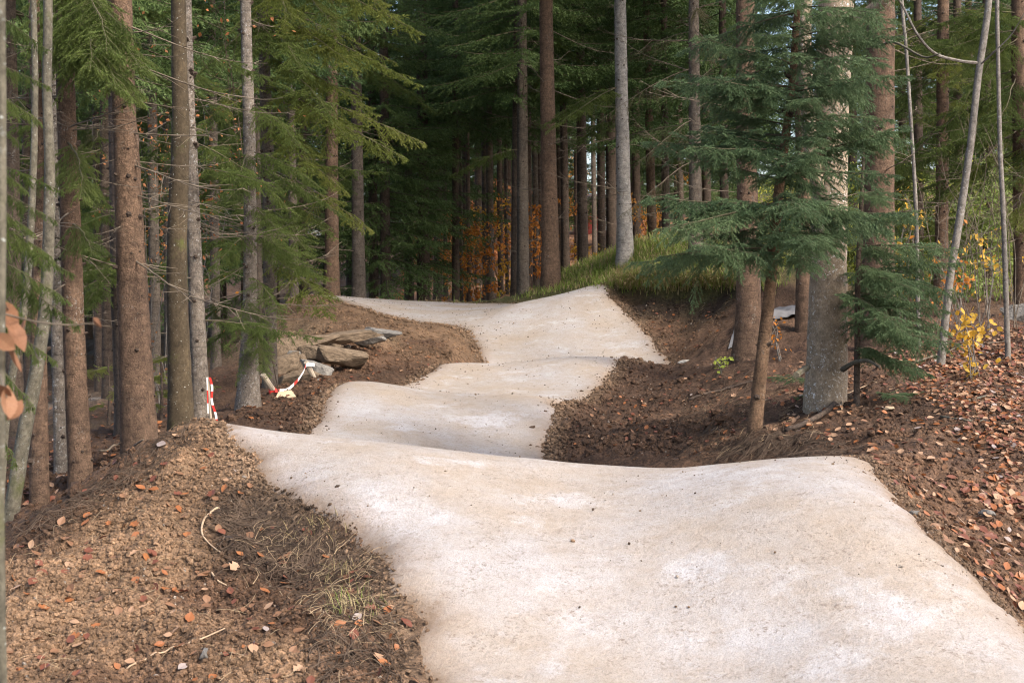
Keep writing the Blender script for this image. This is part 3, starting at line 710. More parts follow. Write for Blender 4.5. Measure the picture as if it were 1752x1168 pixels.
# long dead limbs of the brown spruce reaching over the olive beech
for tip, zp in [((480, 165, 10.9), 103), ((370, 178, 11.2), 170), ((420, 210, 10.8), 228), ((412, 320, 10.6), 278), ((395, 275, 11.4), 275), ((430, 365, 10.8), 330), ((350, 385, 11.4), 386), ((405, 520, 10.4), 440), ((130, 270, 11.8), 228), ((90, 290, 11.2), 268), ((150, 400, 11.0), 380), ((130, 330, 11.6), 300), ((460, 110, 11.4), 40), ((330, 20, 10.8), 60)]:
    t6.aim('dead', zpx(zp, 11.4), tip, name='dead_branch')
for t, n_ in ((t3, 10), (t4, 10), (t5, 10), (t6b, 10), (t8, 16), (t9, 16)):
    D = t.base[1]; t.scatter('dead', n_, zpx(620, D), ztop(D), (.35, .8), (-25, 20), name='dead_branch')
for tip, zp in [((560, 330, 15.4), 260), ((470, 420, 15.2), 350), ((545, 480, 15.6), 400), ((380, 600, 15.6), 500), ((490, 560, 15.4), 470), ((440, 640, 15.6), 540), ((360, 470, 15.2), 400), ((380, 340, 15.2), 260), ((520, 260, 15.2), 180), ((400, 660, 15.8), 590), ((460, 600, 15.7), 520)]:
    t9.aim('live', zpx(zp, 16.2), tip)
t9.scatter('live', 16, zpx(600, 16.2), zpx(150, 16.2), (.35, .7), (-25, 5)); t8.scatter('live', 8, zpx(560, 13.6), zpx(60, 13.6), (.3, .55), (-25, 5), (-40, 200)); t6b.scatter('live', 8, zpx(600, 13.2), zpx(60, 13.2), (.3, .6), (-25, 5), (60, 300))
# --- spruce with the sunlit sprays, upper centre left
t10 = Tree('spruce_tree', [(462, 640), (461, 400), (456, 200), (450, 0)], 18.6, [23, 22, 20, 18], B['bark_spruce_grey'], 'grey spruce with long sunlit yellow green boughs reaching over the far mound', 'spruce', H=18, stubs=1)
t10.crown(10, 0, .75)
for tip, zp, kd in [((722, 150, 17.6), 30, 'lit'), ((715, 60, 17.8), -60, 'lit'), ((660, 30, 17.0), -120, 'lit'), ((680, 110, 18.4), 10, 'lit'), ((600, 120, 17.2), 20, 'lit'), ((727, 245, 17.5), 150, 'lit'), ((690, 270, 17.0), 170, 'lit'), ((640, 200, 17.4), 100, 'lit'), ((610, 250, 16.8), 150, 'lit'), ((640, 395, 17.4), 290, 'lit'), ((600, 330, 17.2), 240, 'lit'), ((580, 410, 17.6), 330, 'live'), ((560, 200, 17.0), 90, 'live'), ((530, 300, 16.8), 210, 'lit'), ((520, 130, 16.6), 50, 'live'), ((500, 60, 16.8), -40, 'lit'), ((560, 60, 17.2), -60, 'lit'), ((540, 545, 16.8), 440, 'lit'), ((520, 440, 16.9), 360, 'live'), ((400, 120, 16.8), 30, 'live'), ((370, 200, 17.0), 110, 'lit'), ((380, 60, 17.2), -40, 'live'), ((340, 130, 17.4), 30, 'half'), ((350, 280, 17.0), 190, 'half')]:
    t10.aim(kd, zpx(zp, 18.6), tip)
t10.scatter('dead', 16, zpx(560, 18.6), zpx(200, 18.6), (.5, 1.1), (-10, 20), name='dead_branch')
# --- grey trunks deeper on the left
GL2 = 'thin grey trunks deeper in the woods below the mound'
for px, w, D in [(262, 17, 23), (285, 12, 27), (366, 15, 24), (440, 13, 27), (180, 16, 20), (165, 12, 26), (20, 26, 17), (45, 14, 22), (500, 14, 30)]:
    t = Tree('spruce_tree', [(px + 4, 640), (px, 300), (px - 4, 0)], D, [w * 1.15, w, w * .8], B['bark_spruce_grey' if px > 240 else 'bark_dark'], 'thin grey trunk standing deeper in the woods behind the olive beech' if px > 240 else 'thin dark trunk deeper in the woods behind the knotty spruces', 'spruce', GL2 if px > 240 else 'thin dark trunks behind the knotty spruces', H=15, sides=10)
    t.crown(rng.uniform(4.5, 6.0), sc=.75)
    t.scatter('live', 5, zpx(420, D), ztop(D), (.6, 1.0), (-20, 5)); t.scatter('half', 3, zpx(480, D), zpx(150, D), (.6, .9), (-20, 5)); t.scatter('dead', 7, zpx(600, D), zpx(150, D), (.5, .9), (-20, 20), name='dead_branch')
# --- centre trunks
def mid(name_px, D, w, bark, label, low=None, group=None, top=None, base=520, stubs=1, H=19, dead=8, crown=5.5, live=0, kind='live', cat='spruce', sc=.9):
    px = name_px; tp = px - 6 if top is None else top
    t = Tree('spruce_tree', [(px, base), (px * .6 + tp * .4, 300), (tp, 0)], D, [w * 1.12, w, w * .82], M[bark], label, cat, group, H=H, stubs=stubs, sides=12)
    if crown: t.crown(crown, sc=sc)
    if dead: t.scatter('dead', dead, zpx(430, D), ztop(D), (.6, 1.25), (-15, 25), name='dead_branch')
    if live: t.scatter(kind, live, zpx(330, D), ztop(D) + .5, (.7, 1.1), (-25, 0))
    return t
mid(568, 31.5, 22, 'bark_spruce', 'brown spruce rising behind the dirt shoulder of the far mound', top=567, live=4, crown=6.5)
mid(614, 33.5, 20, 'bark_spruce_grey', 'spotted grey spruce next to the brown one behind the far mound', top=608, live=4, crown=6.5)
mid(640, 41, 15, 'bark_dark', 'dim narrow trunk in the shade behind the spotted grey spruce', crown=4.5, dead=4)
mid(895, 36, 19, 'bark_spruce_grey', 'slender dark spruce paired closely with another behind the low trail crest', top=893, dead=10, crown=6.3, live=3)
mid(882, 37.5, 16, 'bark_dark', 'darker lichened twin of the slender spruce behind the low trail crest', top=886, dead=6, crown=6)
mid(943, 31, 27, 'bark_spruce', 'tall clean brown spruce with dark knots rising behind the grassy bank', top=934, base=480, stubs=4, dead=12, crown=7.5)
mid(1070, 30, 24, 'bark_silver', 'pale silvery spruce trunk standing on top of the grassy bank', top=1061, base=440, stubs=3, dead=8, crown=7.5, live=3)
mid(968, 41, 13, 'bark_dark', 'thin dark trunk between the clean brown spruce and the red building', crown=5.5, base=470, dead=4)
mid(998, 39, 17, 'bark_dark', 'dark trunk standing in front of the red building', crown=5.5, base=470, dead=5)
mid(1048, 41, 18, 'bark_dark', 'dark brown trunk just behind the pale silvery spruce', crown=5.5, base=450, dead=4)
mid(1118, 37, 15, 'bark_spruce', 'brown spruce rising behind the crest of the grassy bank', top=1106, base=430, crown=6.5, dead=10, live=4)
t32 = mid(1191, 27.5, 21, 'bark_spruce_grey', 'greyish spruce veiled by drooping brown twigs beside the young fir', top=1187, base=430, crown=7, dead=16)
t32.scatter('droop', 12, zpx(300, 27.5), zpx(0, 27.5), (.6, 1.0), (-20, 10))
mid(1166, 40, 11, 'bark_dark', 'thin dark stem beside the greyish spruce with drooping twigs', crown=5.5, base=420, dead=3)
mid(780, 43, 12, 'bark_dark', 'dark straight pole of a spruce amid the orange undergrowth', top=779, crown=5.5, dead=3, stubs=0)
GT = 'slender trunks standing in the orange undergrowth'
for px, w, D in [(790, 6, 47), (797, 7, 52), (803, 7, 50), (832, 11, 46), (840, 12, 45), (857, 9, 48), (868, 6, 52), (763, 7, 55), (918, 10, 50), (925, 8, 54), (1018, 8, 60), (1085, 9, 52)]:
    mid(px, D, w, 'bark_dark' if px % 2 else 'bark_spruce_grey', 'slender dark trunk standing in the orange autumn undergrowth' if px % 2 else 'slender grey trunk standing in the orange autumn undergrowth', group=GT + (' dark' if px % 2 else ' grey'), crown=6.5, dead=2, stubs=0, sc=.7)
# dense dark spruces behind
GD = 'dense dark spruces of the forest wall'
LD_ = 'dense dark green spruce of the forest wall behind the trail'
for px, D, c, w in [(660, 40, 1.2, 18), (725, 43, 1.6, 22), (700, 48, 2.0, 16), (560, 44, 2.5, 16), (520, 38, 2.6, 16), (600, 50, 2.0, 16), (750, 56, 4.6, 16), (470, 42, 2.4, 16), (420, 36, 2.0, 16), (380, 45, 2.2, 15), (330, 33, 2.4, 15), (300, 44, 2.4, 15), (250, 36, 2.2, 15), (200, 32, 1.6, 14), (150, 40, 2.2, 14), (100, 31, 2.0, 16), (60, 38, 2.2, 14), (15, 28, 2.0, 15), (-40, 34, 2.2, 14),
                    (820, 60, 6.0, 14), (870, 64, 6.2, 14), (930, 58, 5.6, 14), (990, 62, 5.8, 14), (840, 52, 6.2, 12), (905, 45, 5.4, 14), (960, 50, 5.4, 14), (1030, 52, 5.6, 15), (1090, 46, 4.2, 15), (1140, 48, 3.6, 15), (1140, 36, 3.6, 14), (1210, 42, 3.4, 16), (1240, 34, 3.2, 16), (1290, 46, 3.2, 15), (780, 72, 7, 14), (700, 66, 3.5, 14), (640, 70, 3.5, 14), (1060, 70, 7, 14), (900, 78, 7, 14), (560, 72, 4, 14), (460, 62, 4, 14), (340, 60, 4, 14), (220, 58, 4, 14), (110, 60, 4, 14), (0, 56, 4, 14)] + [(px_, D_, 1.5, 15) for px_, D_ in zip(range(20, 1760, 62), [88, 96, 104, 92, 110, 99, 86] * 5) if not 985 < px_ < 1050 and not 1320 < px_ < 1440] + [(px_, D_, 1.9, 13) for px_, D_ in zip([735, 768, 800, 830, 862, 893, 925, 955, 1062, 1095, 1130, 1165, 1200, 1235], [66, 78, 70, 84, 67, 76, 82, 69] * 2)]:
    lab, grp = (('dense dark spruce with boughs hanging to the ground behind the trail', 'dark spruces with boughs to the ground') if c < 3 and D < 62 else ('distant spruce closing the forest far behind the orange undergrowth', 'distant spruces closing the forest') if D > 65 else ('dark spruce bare below and bushy above in the forest wall', 'dark spruces bare below'))
    t = Tree('spruce_tree', [(px, 500), (px - 2, 250), (px - 4, 0)], D, [w, w * .9, w * .75], M['bark_dark'], lab, 'spruce', grp, H=c + 16, sides=8)
    t.crown(c, sc=1.0 if D < 60 else 1.25, sz=1.05)
# --- right hand trees
r1 = Tree('spruce_tree', [(1281, 610), (1279, 400), (1275, 0)], 18.4, [40, 36, 31], B['bark_spruce'], 'grooved brown spruce trunk behind the young fir at the trench edge', 'spruce', H=18, stubs=1, flare=1.5)
r1.crown(9.5, 0, .8); r1.scatter('dead', 10, zpx(380, 18), ztop(18), (.4, .9), name='dead_branch')
beech = Tree('beech_tree', [(1412, 700), (1416, 560), (1419, 350), (1424, 150), (1430, 0)], 13.0, [68, 64, 60, 58, 58], B['bark_beech'], 'thick smooth grey beech trunk flecked with white lichen by the leafy bank', 'beech', H=12, flare=1.12, sides=20)
b = MB(); pth = spline([P(1436, 70, 13), P(1462, 40, 12.9), P(1500, 12, 12.7), P(1535, -30, 12.5), P(1600, -140, 12.2)], 14)
b.tube(pth - beech.base, np.linspace(.075, .045, 14), 8, rough=.03); obj('limb', b.mesh('limb', M['bark_beech'], True), beech.e)
b = MB(); pth = spline([P(1450, 80, 13), P(1475, 62, 12.6), P(1500, 80, 12.4), P(1530, 72, 12.2), P(1580, 98, 12), P(1608, 92, 11.8)], 20)
b.tube(pth - beech.base, np.linspace(.022, .006, 20), 5, rough=.1); obj('limb', b.mesh('limb', M['bark_grey'], True), beech.e)
b = MB(); pth = spline([P(1440, 380, 13), P(1405, 300, 12.9), P(1392, 200, 12.85), P(1386, 60, 12.8), P(1392, -60, 12.8)], 20)
b.tube(pth - beech.base + np.array((-.05, 0, 0)), np.linspace(.07, .06, 20), 8, rough=.03)
obj('limb', b.mesh('limb', M['bark_beech'], True), beech.e)
b = MB(); pth = spline([P(1382, 628, 12.8), P(1372, 634, 12.4), P(1362, 642, 12.0)], 6); b.tube(pth - beech.base, .028, 7, rough=.05); obj('broken_limb', b.mesh('broken_limb', M['bark_grey']), beech.e)
b = MB(); pth = spline([P(1442, 632, 12.6), P(1462, 620, 12.3), P(1485, 617, 12.1), P(1505, 628, 11.9)], 12); b.tube(pth - beech.base, np.linspace(.026, .010, 12), 7, rough=.05); obj('broken_limb', b.mesh('broken_limb', M['bark_grey']), beech.e)
r3 = Tree('spruce_tree', [(1376, 590), (1374, 400), (1370, 0)], 20.5, [28, 24, 20], B['bark_spruce'], 'reddish spruce trunk glimpsed between the young fir and the grey beech', 'spruce', H=17, stubs=1); r3.crown(9.5, 1)
r4 = Tree('spruce_tree', [(1502, 560), (1504, 300), (1507, 0)], 17.6, [56, 50, 47], B['bark_spruce'], 'stout dark brown spruce behind the grey beech', 'spruce', H=19, stubs=1); r4.crown(10.5, 2, .7); r4.scatter('dead', 10, zpx(400, 17), ztop(17), (.5, 1), name='dead_branch')
r5 = Tree('spruce_tree', [(1610, 520), (1612, 300), (1614, 0)], 24.5, [24, 21, 19], B['bark_spruce'], 'mid brown spruce standing behind the leaning pale sapling', 'spruce', H=18, stubs=1); r5.crown(9.5, 0, .7)
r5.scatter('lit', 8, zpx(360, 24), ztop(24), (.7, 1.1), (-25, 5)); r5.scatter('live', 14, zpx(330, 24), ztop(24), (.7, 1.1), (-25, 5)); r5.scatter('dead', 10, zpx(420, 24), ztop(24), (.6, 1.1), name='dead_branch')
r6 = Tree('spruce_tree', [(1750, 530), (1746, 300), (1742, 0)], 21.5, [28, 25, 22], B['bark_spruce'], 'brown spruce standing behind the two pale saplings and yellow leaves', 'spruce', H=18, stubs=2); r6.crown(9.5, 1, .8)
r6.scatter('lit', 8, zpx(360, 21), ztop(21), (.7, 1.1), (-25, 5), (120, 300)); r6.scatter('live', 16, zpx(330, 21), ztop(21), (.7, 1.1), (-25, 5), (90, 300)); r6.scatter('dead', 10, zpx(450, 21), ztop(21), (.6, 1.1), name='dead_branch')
r7 = Tree('beech_tree', [(1610, 590), (1625, 480), (1641, 380), (1660, 250), (1675, 120), (1692, 0)], 15.0, [14, 13, 13, 12, 12, 11], B['bark_sapling'], 'pale grey sapling leaning over the yellow leaved bush', 'sapling', H=7, flare=1.05, sides=10)
r8 = Tree('beech_tree', [(1726, 540), (1717, 380), (1711, 250), (1708, 120), (1706, 0)], 15.6, [10, 9, 8, 7, 7], B['bark_sapling'], 'thin straight pale sapling rising by the mossy stump', 'sapling', H=6.5, flare=1.05, sides=8)
r9 = Tree('beech_tree', [(1573, 520), (1568, 380), (1560, 230), (1550, 80), (1543, 0)], 17.0, [8, 7, 6, 6, 6], B['bark_sapling'], 'slim lichened sapling between the stout dark spruce and leaning pale sapling', 'sapling', H=7, flare=1.05, sides=8)
b = MB(); pth = spline([P(1672, 108, 15), P(1640, 104, 14.8), P(1600, 92, 14.7), P(1570, 60, 14.5), P(1545, 12, 14.4), P(1520, -30, 14.3)], 20); b.tube(pth - r7.base, np.linspace(.018, .009, 20), 6, rough=.06); obj('limb', b.mesh('limb', M['bark_sapling']), r7.e)
b = MB(); pth = spline([P(1676, 112, 15), P(1700, 90, 14.8), P(1730, 60, 14.7), P(1760, 10, 14.5)], 14); b.tube(pth - r7.base, np.linspace(.011, .004, 14), 5, rough=.08); obj('limb', b.mesh('limb', M['bark_sapling']), r7.e)
for px, D, lab in [(1572, 27, 'leafy boughed spruce behind the slim lichened sapling'), (1690, 29, 'leafy boughed spruce behind the leaning pale sapling'), (1640, 32, 'shaded spruce between the two brown trunks behind the saplings')]:
    t = Tree('spruce_tree', [(px, 520), (px, 300), (px - 2, 0)], D, [17, 15, 13], B['bark_dark'], lab, 'spruce', H=17, stubs=1); t.crown(8.5, 1, .8); t.scatter('live', 22, zpx(400, D), ztop(D), (.7, 1.15), (-25, 8)); t.scatter('lit', 6, zpx(400, D), ztop(D), (.7, 1.1), (-25, 8)); t.scatter('dead', 10, zpx(460, D), ztop(D), (.6, 1.2), (-20, 20), name='dead_branch')
# spruces filling the right background
GR = 'green spruces behind the leafy bank'
for px, D, c, w in [(1460, 44, 4.6, 16), (1545, 46, 4.6, 15), (1660, 43, 3.0, 16), (1790, 40, 1.6, 16), (1640, 52, 3.4, 16), (1730, 56, 3.2, 15), (1500, 54, 5.2, 14), (1570, 62, 5, 14), (1800, 44, 3, 14), (1240, 60, 5, 14), (1160, 66, 6, 14)]:
    t = Tree('spruce_tree', [(px, 480), (px - 1, 250), (px - 3, 0)], D, [w, w * .9, w * .75], M['bark_dark'], 'green spruce in the woods behind the leafy bank', 'spruce', GR, H=c + 16, sides=8)
    t.crown(c, sc=.95)
# --- the young fir in front of the beech
fir = Tree('fir_tree', [(1291, 745), (1303, 620), (1315, 520), (1323, 430), (1332, 330), (1342, 250), (1353, 165), (1361, 60), (1368, -40)], 11.5, [25, 23, 21, 19, 17, 15, 13, 12, 11], B['bark_fir'], 'young blue green fir with a slim brown trunk in front of the grey beech', 'fir', H=4.6, flare=1.1, stubs=1, sides=12)
for py, n_, s0 in [(430, 5, .9), (395, 3, .85), (350, 6, .9), (310, 3, .8), (275, 4, .85), (240, 4, .85), (205, 4, .75), (160, 6, .8), (110, 4, .75), (70, 5, .75), (20, 5, .72), (-40, 6, .7), (-110, 6, .6), (-180, 6, .5)]:
    a0 = rng.uniform(0, 360)
    for k in range(n_):
        fir.branch('fir', zpx(py + rng.uniform(-14, 14), 11.5), a0 + 360 * k / n_ + rng.uniform(-20, 20), s0 * rng.uniform(.62, 1.15), rng.uniform(-14, 18))
for tip, py in [((1108, 335, 11.0), 352), ((1125, 440, 11.2), 425), ((1190, 60, 11.2), 110), ((1205, 130, 10.9), 160), ((1180, 250, 11), 255), ((1545, 62, 11.3), 90), ((1560, 130, 11.4), 150), ((1530, 205, 11.2), 200), ((1540, 300, 11.2), 300), ((1560, 365, 11.0), 352), ((1385, 415, 10.6), 395)]:
    fir.aim('fir', zpx(py, 11.5), tip)
fir2 = Tree('fir_tree', [(1466, 668), (1467, 560), (1468, 470), (1472, 380), (1476, 300)], 12.4, [11, 10, 9, 8, 6], B['bark_dark'], 'low bushy green fir growing against the side of the grey beech', 'fir', H=2.6, flare=1.05, sides=8)
for py, n_, s0 in [(600, 3, .5), (555, 3, .7), (510, 4, .72), (465, 4, .75), (420, 3, .65), (375, 3, .5), (330, 3, .4)]:
    a0 = rng.uniform(0, 360)
    for k in range(n_): fir2.branch('fir', zpx(py, 12.4), -60 + 170 * (k + rng.uniform(0, 1)) / n_ - 20, s0 * rng.uniform(.8, 1.15), rng.uniform(-15, 8))
for tip, py in [((1640, 590, 12.0), 560), ((1600, 520, 12.2), 500), ((1640, 450, 12.5), 470), ((1580, 640, 11.9), 590), ((1540, 470, 11.8), 450), ((1570, 580, 11.6), 540)]:
    fir2.aim('fir', zpx(py, 12.4), tip)
# ------------------------------------------------------------------ ground lookups
lu, lD = u, np.log(Dv)
def gridz(x, y):
    a = np.interp(x / np.maximum(y, .1), lu, np.arange(len(lu))); c = np.interp(np.log(np.maximum(y, .1)), lD, np.arange(len(lD)))
    i, j = np.minimum(c.astype(int), nr - 2), np.minimum(a.astype(int), nc - 2); f, g = c - i, a - j
    return GZ[i, j] * (1 - f) * (1 - g) + GZ[i + 1, j] * f * (1 - g) + GZ[i, j + 1] * (1 - f) * g + GZ[i + 1, j + 1] * f * g
def gridc(x, y):
    a = np.rint(np.interp(x / np.maximum(y, .1), lu, np.arange(len(lu)))).astype(int); c = np.rint(np.interp(np.log(np.maximum(y, .1)), lD, np.arange(len(lD)))).astype(int)
    return colr.reshape(nr, nc, 4)[c, a, :3]
def hit(px, py, far=60.0):
    """Where the sight lines through these photo pixels first meet the ground."""
    px, py = np.asarray(px, float), np.asarray(py, float)
    a, b_ = (px - 876) / F, (584 - py) / F
    dy = math.cos(PITCH) + b_ * math.sin(PITCH); dz = -math.sin(PITCH) + b_ * math.cos(PITCH)
    Ds = np.exp(np.linspace(math.log(2.5), math.log(far), 700)); out = np.full((len(px), 3), np.nan); live = np.ones(len(px), bool)
    for D in Ds:
        q = np.where(live)[0]
        if not len(q): break
        t = D / dy[q]; x = a[q] * t; z = CAMZ + dz[q] * t
        h = z < gridz(x, np.full(len(q), D))
        k = q[h]; out[k] = np.stack([x[h], np.full(h.sum(), D), gridz(x[h], np.full(h.sum(), D))], 1); live[k] = False
    return out[~np.isnan(out[:, 0])]
def in_poly(px, py, poly):
    c = np.zeros(len(px), bool); n_ = len(poly)
    for i in range(n_):
        (x1, y1), (x2, y2) = poly[i], poly[(i + 1) % n_]
        if y1 == y2: continue
        k = ((y1 > py) != (y2 > py)) & (px < (x2 - x1) * (py - y1) / (y2 - y1) + x1); c ^= k
    return c
def poly_pts(poly, n_, jit=.0):
    pa = np.array(poly, float); lo, hi_ = pa.min(0), pa.max(0); px, py = [], []
    while len(px) < n_:
        x, y = rng.uniform(lo[0], hi_[0], 4 * n_ + 20), rng.uniform(lo[1], hi_[1], 4 * n_ + 20); k = in_poly(x, y, poly); px += list(x[k]); py += list(y[k])
    p = hit(np.array(px[:n_]), np.array(py[:n_]))
    if jit: p[:, :2] += rng.normal(0, jit, (len(p), 2)); p[:, 2] = gridz(p[:, 0], p[:, 1])
    return p
def normals(p):
    e = .06
    dx = (gridz(p[:, 0] + e, p[:, 1]) - gridz(p[:, 0] - e, p[:, 1])) / (2 * e); dy = (gridz(p[:, 0], p[:, 1] + e) - gridz(p[:, 0], p[:, 1] - e)) / (2 * e)
    return nrm(np.stack([-dx, -dy, np.ones(len(p))], 1))
def frames(p, tilt=.25):
    nz = nrm(normals(p) + rng.normal(0, tilt, (len(p), 3))); r_ = nrm(rng.normal(0, 1, (len(p), 3))); ax = nrm(np.cross(nz, r_)); ay = np.cross(nz, ax)
    return ax, ay, nz

# ------------------------------------------------------------------ loose soil clods, pebbles, root fibres
ICO_V, ICO_F = (lambda t: (nrm(np.array([(-1, t, 0), (1, t, 0), (-1, -t, 0), (1, -t, 0), (0, -1, t), (0, 1, t), (0, -1, -t), (0, 1, -t), (t, 0, -1), (t, 0, 1), (-t, 0, -1), (-t, 0, 1)], float)), np.array([(0, 11, 5), (0, 5, 1), (0, 1, 7), (0, 7, 10), (0, 10, 11), (1, 5, 9), (5, 11, 4), (11, 10, 2), (10, 7, 6), (7, 1, 8), (3, 9, 4), (3, 4, 2), (3, 2, 6), (3, 6, 8), (3, 8, 9), (4, 9, 5), (2, 4, 11), (6, 2, 10), (8, 6, 7), (9, 8, 1)])))((1 + 5 ** .5) / 2)
def clods(name, p, size, mat, cols, sink=.25):
    n_ = len(p); ax, ay, az = frames(p, .5)
    sc = size[:, None, None] * rng.uniform(.65, 1.25, (n_, 1, 3)) * np.array((1, 1, .75))
    v = ICO_V[None] * sc * rng.uniform(.75, 1.2, (n_, 12, 1))
    V = p[:, None] + v[..., :1] * ax[:, None] + v[..., 1:2] * ay[:, None] + v[..., 2:] * az[:, None] + np.array((0, 0, 1)) * (size * (.5 - sink))[:, None, None]
    me = mesh_np(name, V.reshape(-1, 3), (ICO_F[None] + 12 * np.arange(n_)[:, None, None]).reshape(-1, 3), mat, smooth=False)
    c = np.ones((n_, 12, 4)); c[..., :3] = cols[:, None] * rng.uniform(.75, 1.3, (n_, 1, 1))
    at = me.attributes.new('soil', 'FLOAT_COLOR', 'POINT'); at.data.foreach_set('color', c.astype(np.float32).ravel())
    return tag(obj(name, me), kind='stuff')
MOUND = [(340, 735), (390, 760), (470, 870), (630, 955), (690, 1050), (705, 1168), (0, 1168), (0, 945), (150, 840)]
p1 = poly_pts(MOUND, 14000, .03); p1 = p1[trail_inside(p1[:, 0], p1[:, 1]) < -.02]
p2 = np.concatenate([poly_pts([(1480, 790), (1650, 960), (1752, 1075), (1752, 560), (1500, 600), (1300, 745)], 4200, .05), poly_pts([(950, 700), (1075, 620), (1170, 620), (1300, 500), (1060, 510), (1160, 625), (1290, 740), (1200, 780), (950, 780)], 3200, .08),
                     poly_pts([(370, 720), (520, 735), (590, 660), (740, 625), (820, 610), (780, 560), (640, 545), (540, 510), (450, 580), (420, 690)], 3600, .08), poly_pts([(0, 920), (330, 725), (330, 700), (0, 830)], 900, .1)])
uu, du = rng.uniform(.35, .8, 1500), rng.uniform(5.5, 16, 1500); p2 = np.concatenate([p2, np.stack([uu * du, du, gridz(uu * du, du)], 1)]); p2 = p2[trail_inside(p2[:, 0], p2[:, 1]) < -.04]
# crumbs lying along both trail edges
e1 = np.concatenate([dense[rng.integers(60, 880, 3800), :3], dense[rng.integers(60, 880, 3800), 3:]]); e1[:, :2] += rng.normal(0, .09, (7600, 2)); e2 = np.concatenate([dense[rng.integers(150, 420, 3500), :3], dense[rng.integers(150, 420, 3500), 3:]]); e2[:, :2] += rng.normal(0, .13, (7000, 2)); e1 = np.concatenate([e1, e2]); e1 = e1[(e1[:, 1] > 4.5)]; e1[:, 2] = gridz(e1[:, 0], e1[:, 1]) + .012
pa = np.concatenate([p1, p2, e1])
sz = np.concatenate([rng.lognormal(math.log(.0085), .55, len(p1)), rng.lognormal(math.log(.013), .55, len(p2)) * np.clip(p2[:, 1] / 14, .75, 1.05), rng.lognormal(math.log(.008), .4, len(e1)) * np.clip(e1[:, 1] / 9, .8, 2)])
sz[:len(p1)] = np.minimum(sz[:len(p1)], .022); cc = gridc(pa[:, 0], pa[:, 1]) * 1.12; wht = rng.uniform(0, 1, len(pa)) < .03; cc[wht] = (.34, .29, .24); sz[wht] *= .5
clods('soil_clods', pa, np.clip(sz, .004, .07), M['soil'], cc)

# grit and crumbs lying on the packed surface, thicker towards its edges
ri, ti = rng.integers(100, 880, 5200), rng.uniform(.02, .98, 5200); ed_ = rng.uniform(0, 1, 5200) < .5; ti[ed_] = np.where(rng.uniform(0, 1, ed_.sum()) < .5, np.abs(rng.normal(0, .05, ed_.sum())), 1 - np.abs(rng.normal(0, .05, ed_.sum())))
gp_ = L2[ri] + (R2 - L2)[ri] * ti[:, None]; gp_[:, 2] = smooth_z(gp_[:, 0], gp_[:, 1]) + .014
gc_ = np.array([(.30, .26, .22), (.12, .085, .06), (.19, .13, .085)])[rng.choice(3, 5200, p=[.3, .35, .35])]
clods('trail_grit', gp_, np.clip(rng.lognormal(math.log(.0032), .45, 5200) * np.clip(gp_[:, 1] / 9, .8, 2.2), .002, .014), M['soil'], gc_)

M['root'] = plain_material('root_fibre', (.075, .052, .036), .5, 9)
M['root_pale'] = plain_material('pale_root', (.36, .26, .17), .25, 20)
def fibres(name, p, lo, hi_, r_, mat, up=.03, k=3):
    b = MB()
    for q in p:
        a = rng.uniform(0, 6.28); l = rng.uniform(lo, hi_); t = np.linspace(-.5, .5, 6); cv = rng.normal(0, .7)
        xy = q[:2] + np.stack([np.cos(a + cv * t) * l * t, np.sin(a + cv * t) * l * t], 1)
        z = gridz(xy[:, 0], xy[:, 1]) + rng.uniform(.003, up) * (1 - (2 * t) ** 2 * rng.uniform(-.3, 1.2)) + .003
        b.tube(np.column_stack([xy, z]), np.linspace(r_, r_ * .4, 6) * rng.uniform(.6, 1.3), k, 0, cap=False)
    return tag(obj(name, b.mesh(name, mat)), kind='stuff')
fp = np.concatenate([poly_pts([(370, 860), (450, 860), (640, 960), (690, 1168), (540, 1168), (560, 1060), (400, 960)], 900, .03), poly_pts([(365, 880), (440, 855), (560, 930), (560, 975), (430, 960)], 900, .03), poly_pts([(1200, 785), (1250, 755), (1350, 735), (1450, 770), (1430, 790)], 500, .04), poly_pts([(1150, 700), (1290, 600), (1300, 740), (1160, 780)], 450, .05), poly_pts([(1060, 620), (1250, 540), (1290, 600), (1100, 760), (950, 770)], 350, .05), poly_pts([(0, 930), (330, 725), (330, 760), (120, 900)], 350, .05), poly_pts([(1450, 640), (1752, 560), (1752, 800), (1500, 760)], 300, .1), poly_pts([(520, 700), (700, 600), (820, 615), (600, 680)], 150, .05)])
fibres('root_fibres', fp, .06, .34, .0026, M['root'], .025)
fibres('straw_litter', np.concatenate([poly_pts([(420, 900), (640, 960), (680, 1100), (560, 1100)], 170, .03), poly_pts([(1150, 720), (1290, 600), (1420, 760), (1250, 780)], 160, .05), poly_pts(MOUND, 130, .05), poly_pts([(1060, 520), (1260, 520), (1260, 600), (1150, 600)], 90, .05)]), .05, .18, .0015, plain_material('straw', (.30, .22, .135), .35, 10), .05)
def ground_curve(name, pix, r0, r1, mat, label, cat, lift=.012, n_=24, group=None, k=7):
    h = hit(np.array([a for a, c in pix]), np.array([c for a, c in pix])); s_ = spline(h, n_); s_[:, 2] = np.maximum(s_[:, 2], gridz(s_[:, 0], s_[:, 1])) + lift
    b = MB(); o0 = s_[0].copy(); b.tube(s_ - o0, np.linspace(r0, r1, n_), k, 0, rough=.12)
    return tag(obj(name, b.mesh(name, mat, True), loc=tuple(o0)), label, cat, group)
ground_curve('root', [(375, 872), (352, 890), (345, 912), (356, 938), (380, 952)], .008, .003, M['root_pale'], 'curved pale root hooking out of the soil mound', 'root')
ground_curve('root', [(362, 985), (372, 1000), (388, 1008)], .006, .003, M['root_pale'], 'short pale rootlet lying below the long curved root', 'root')
ground_curve('fallen_branch', [(1345, 741), (1380, 725), (1412, 708), (1432, 692), (1456, 684)],   .020, .030, M['bark_dark'], 'crooked grey fallen branch lying below the grey beech', 'branch', .01)
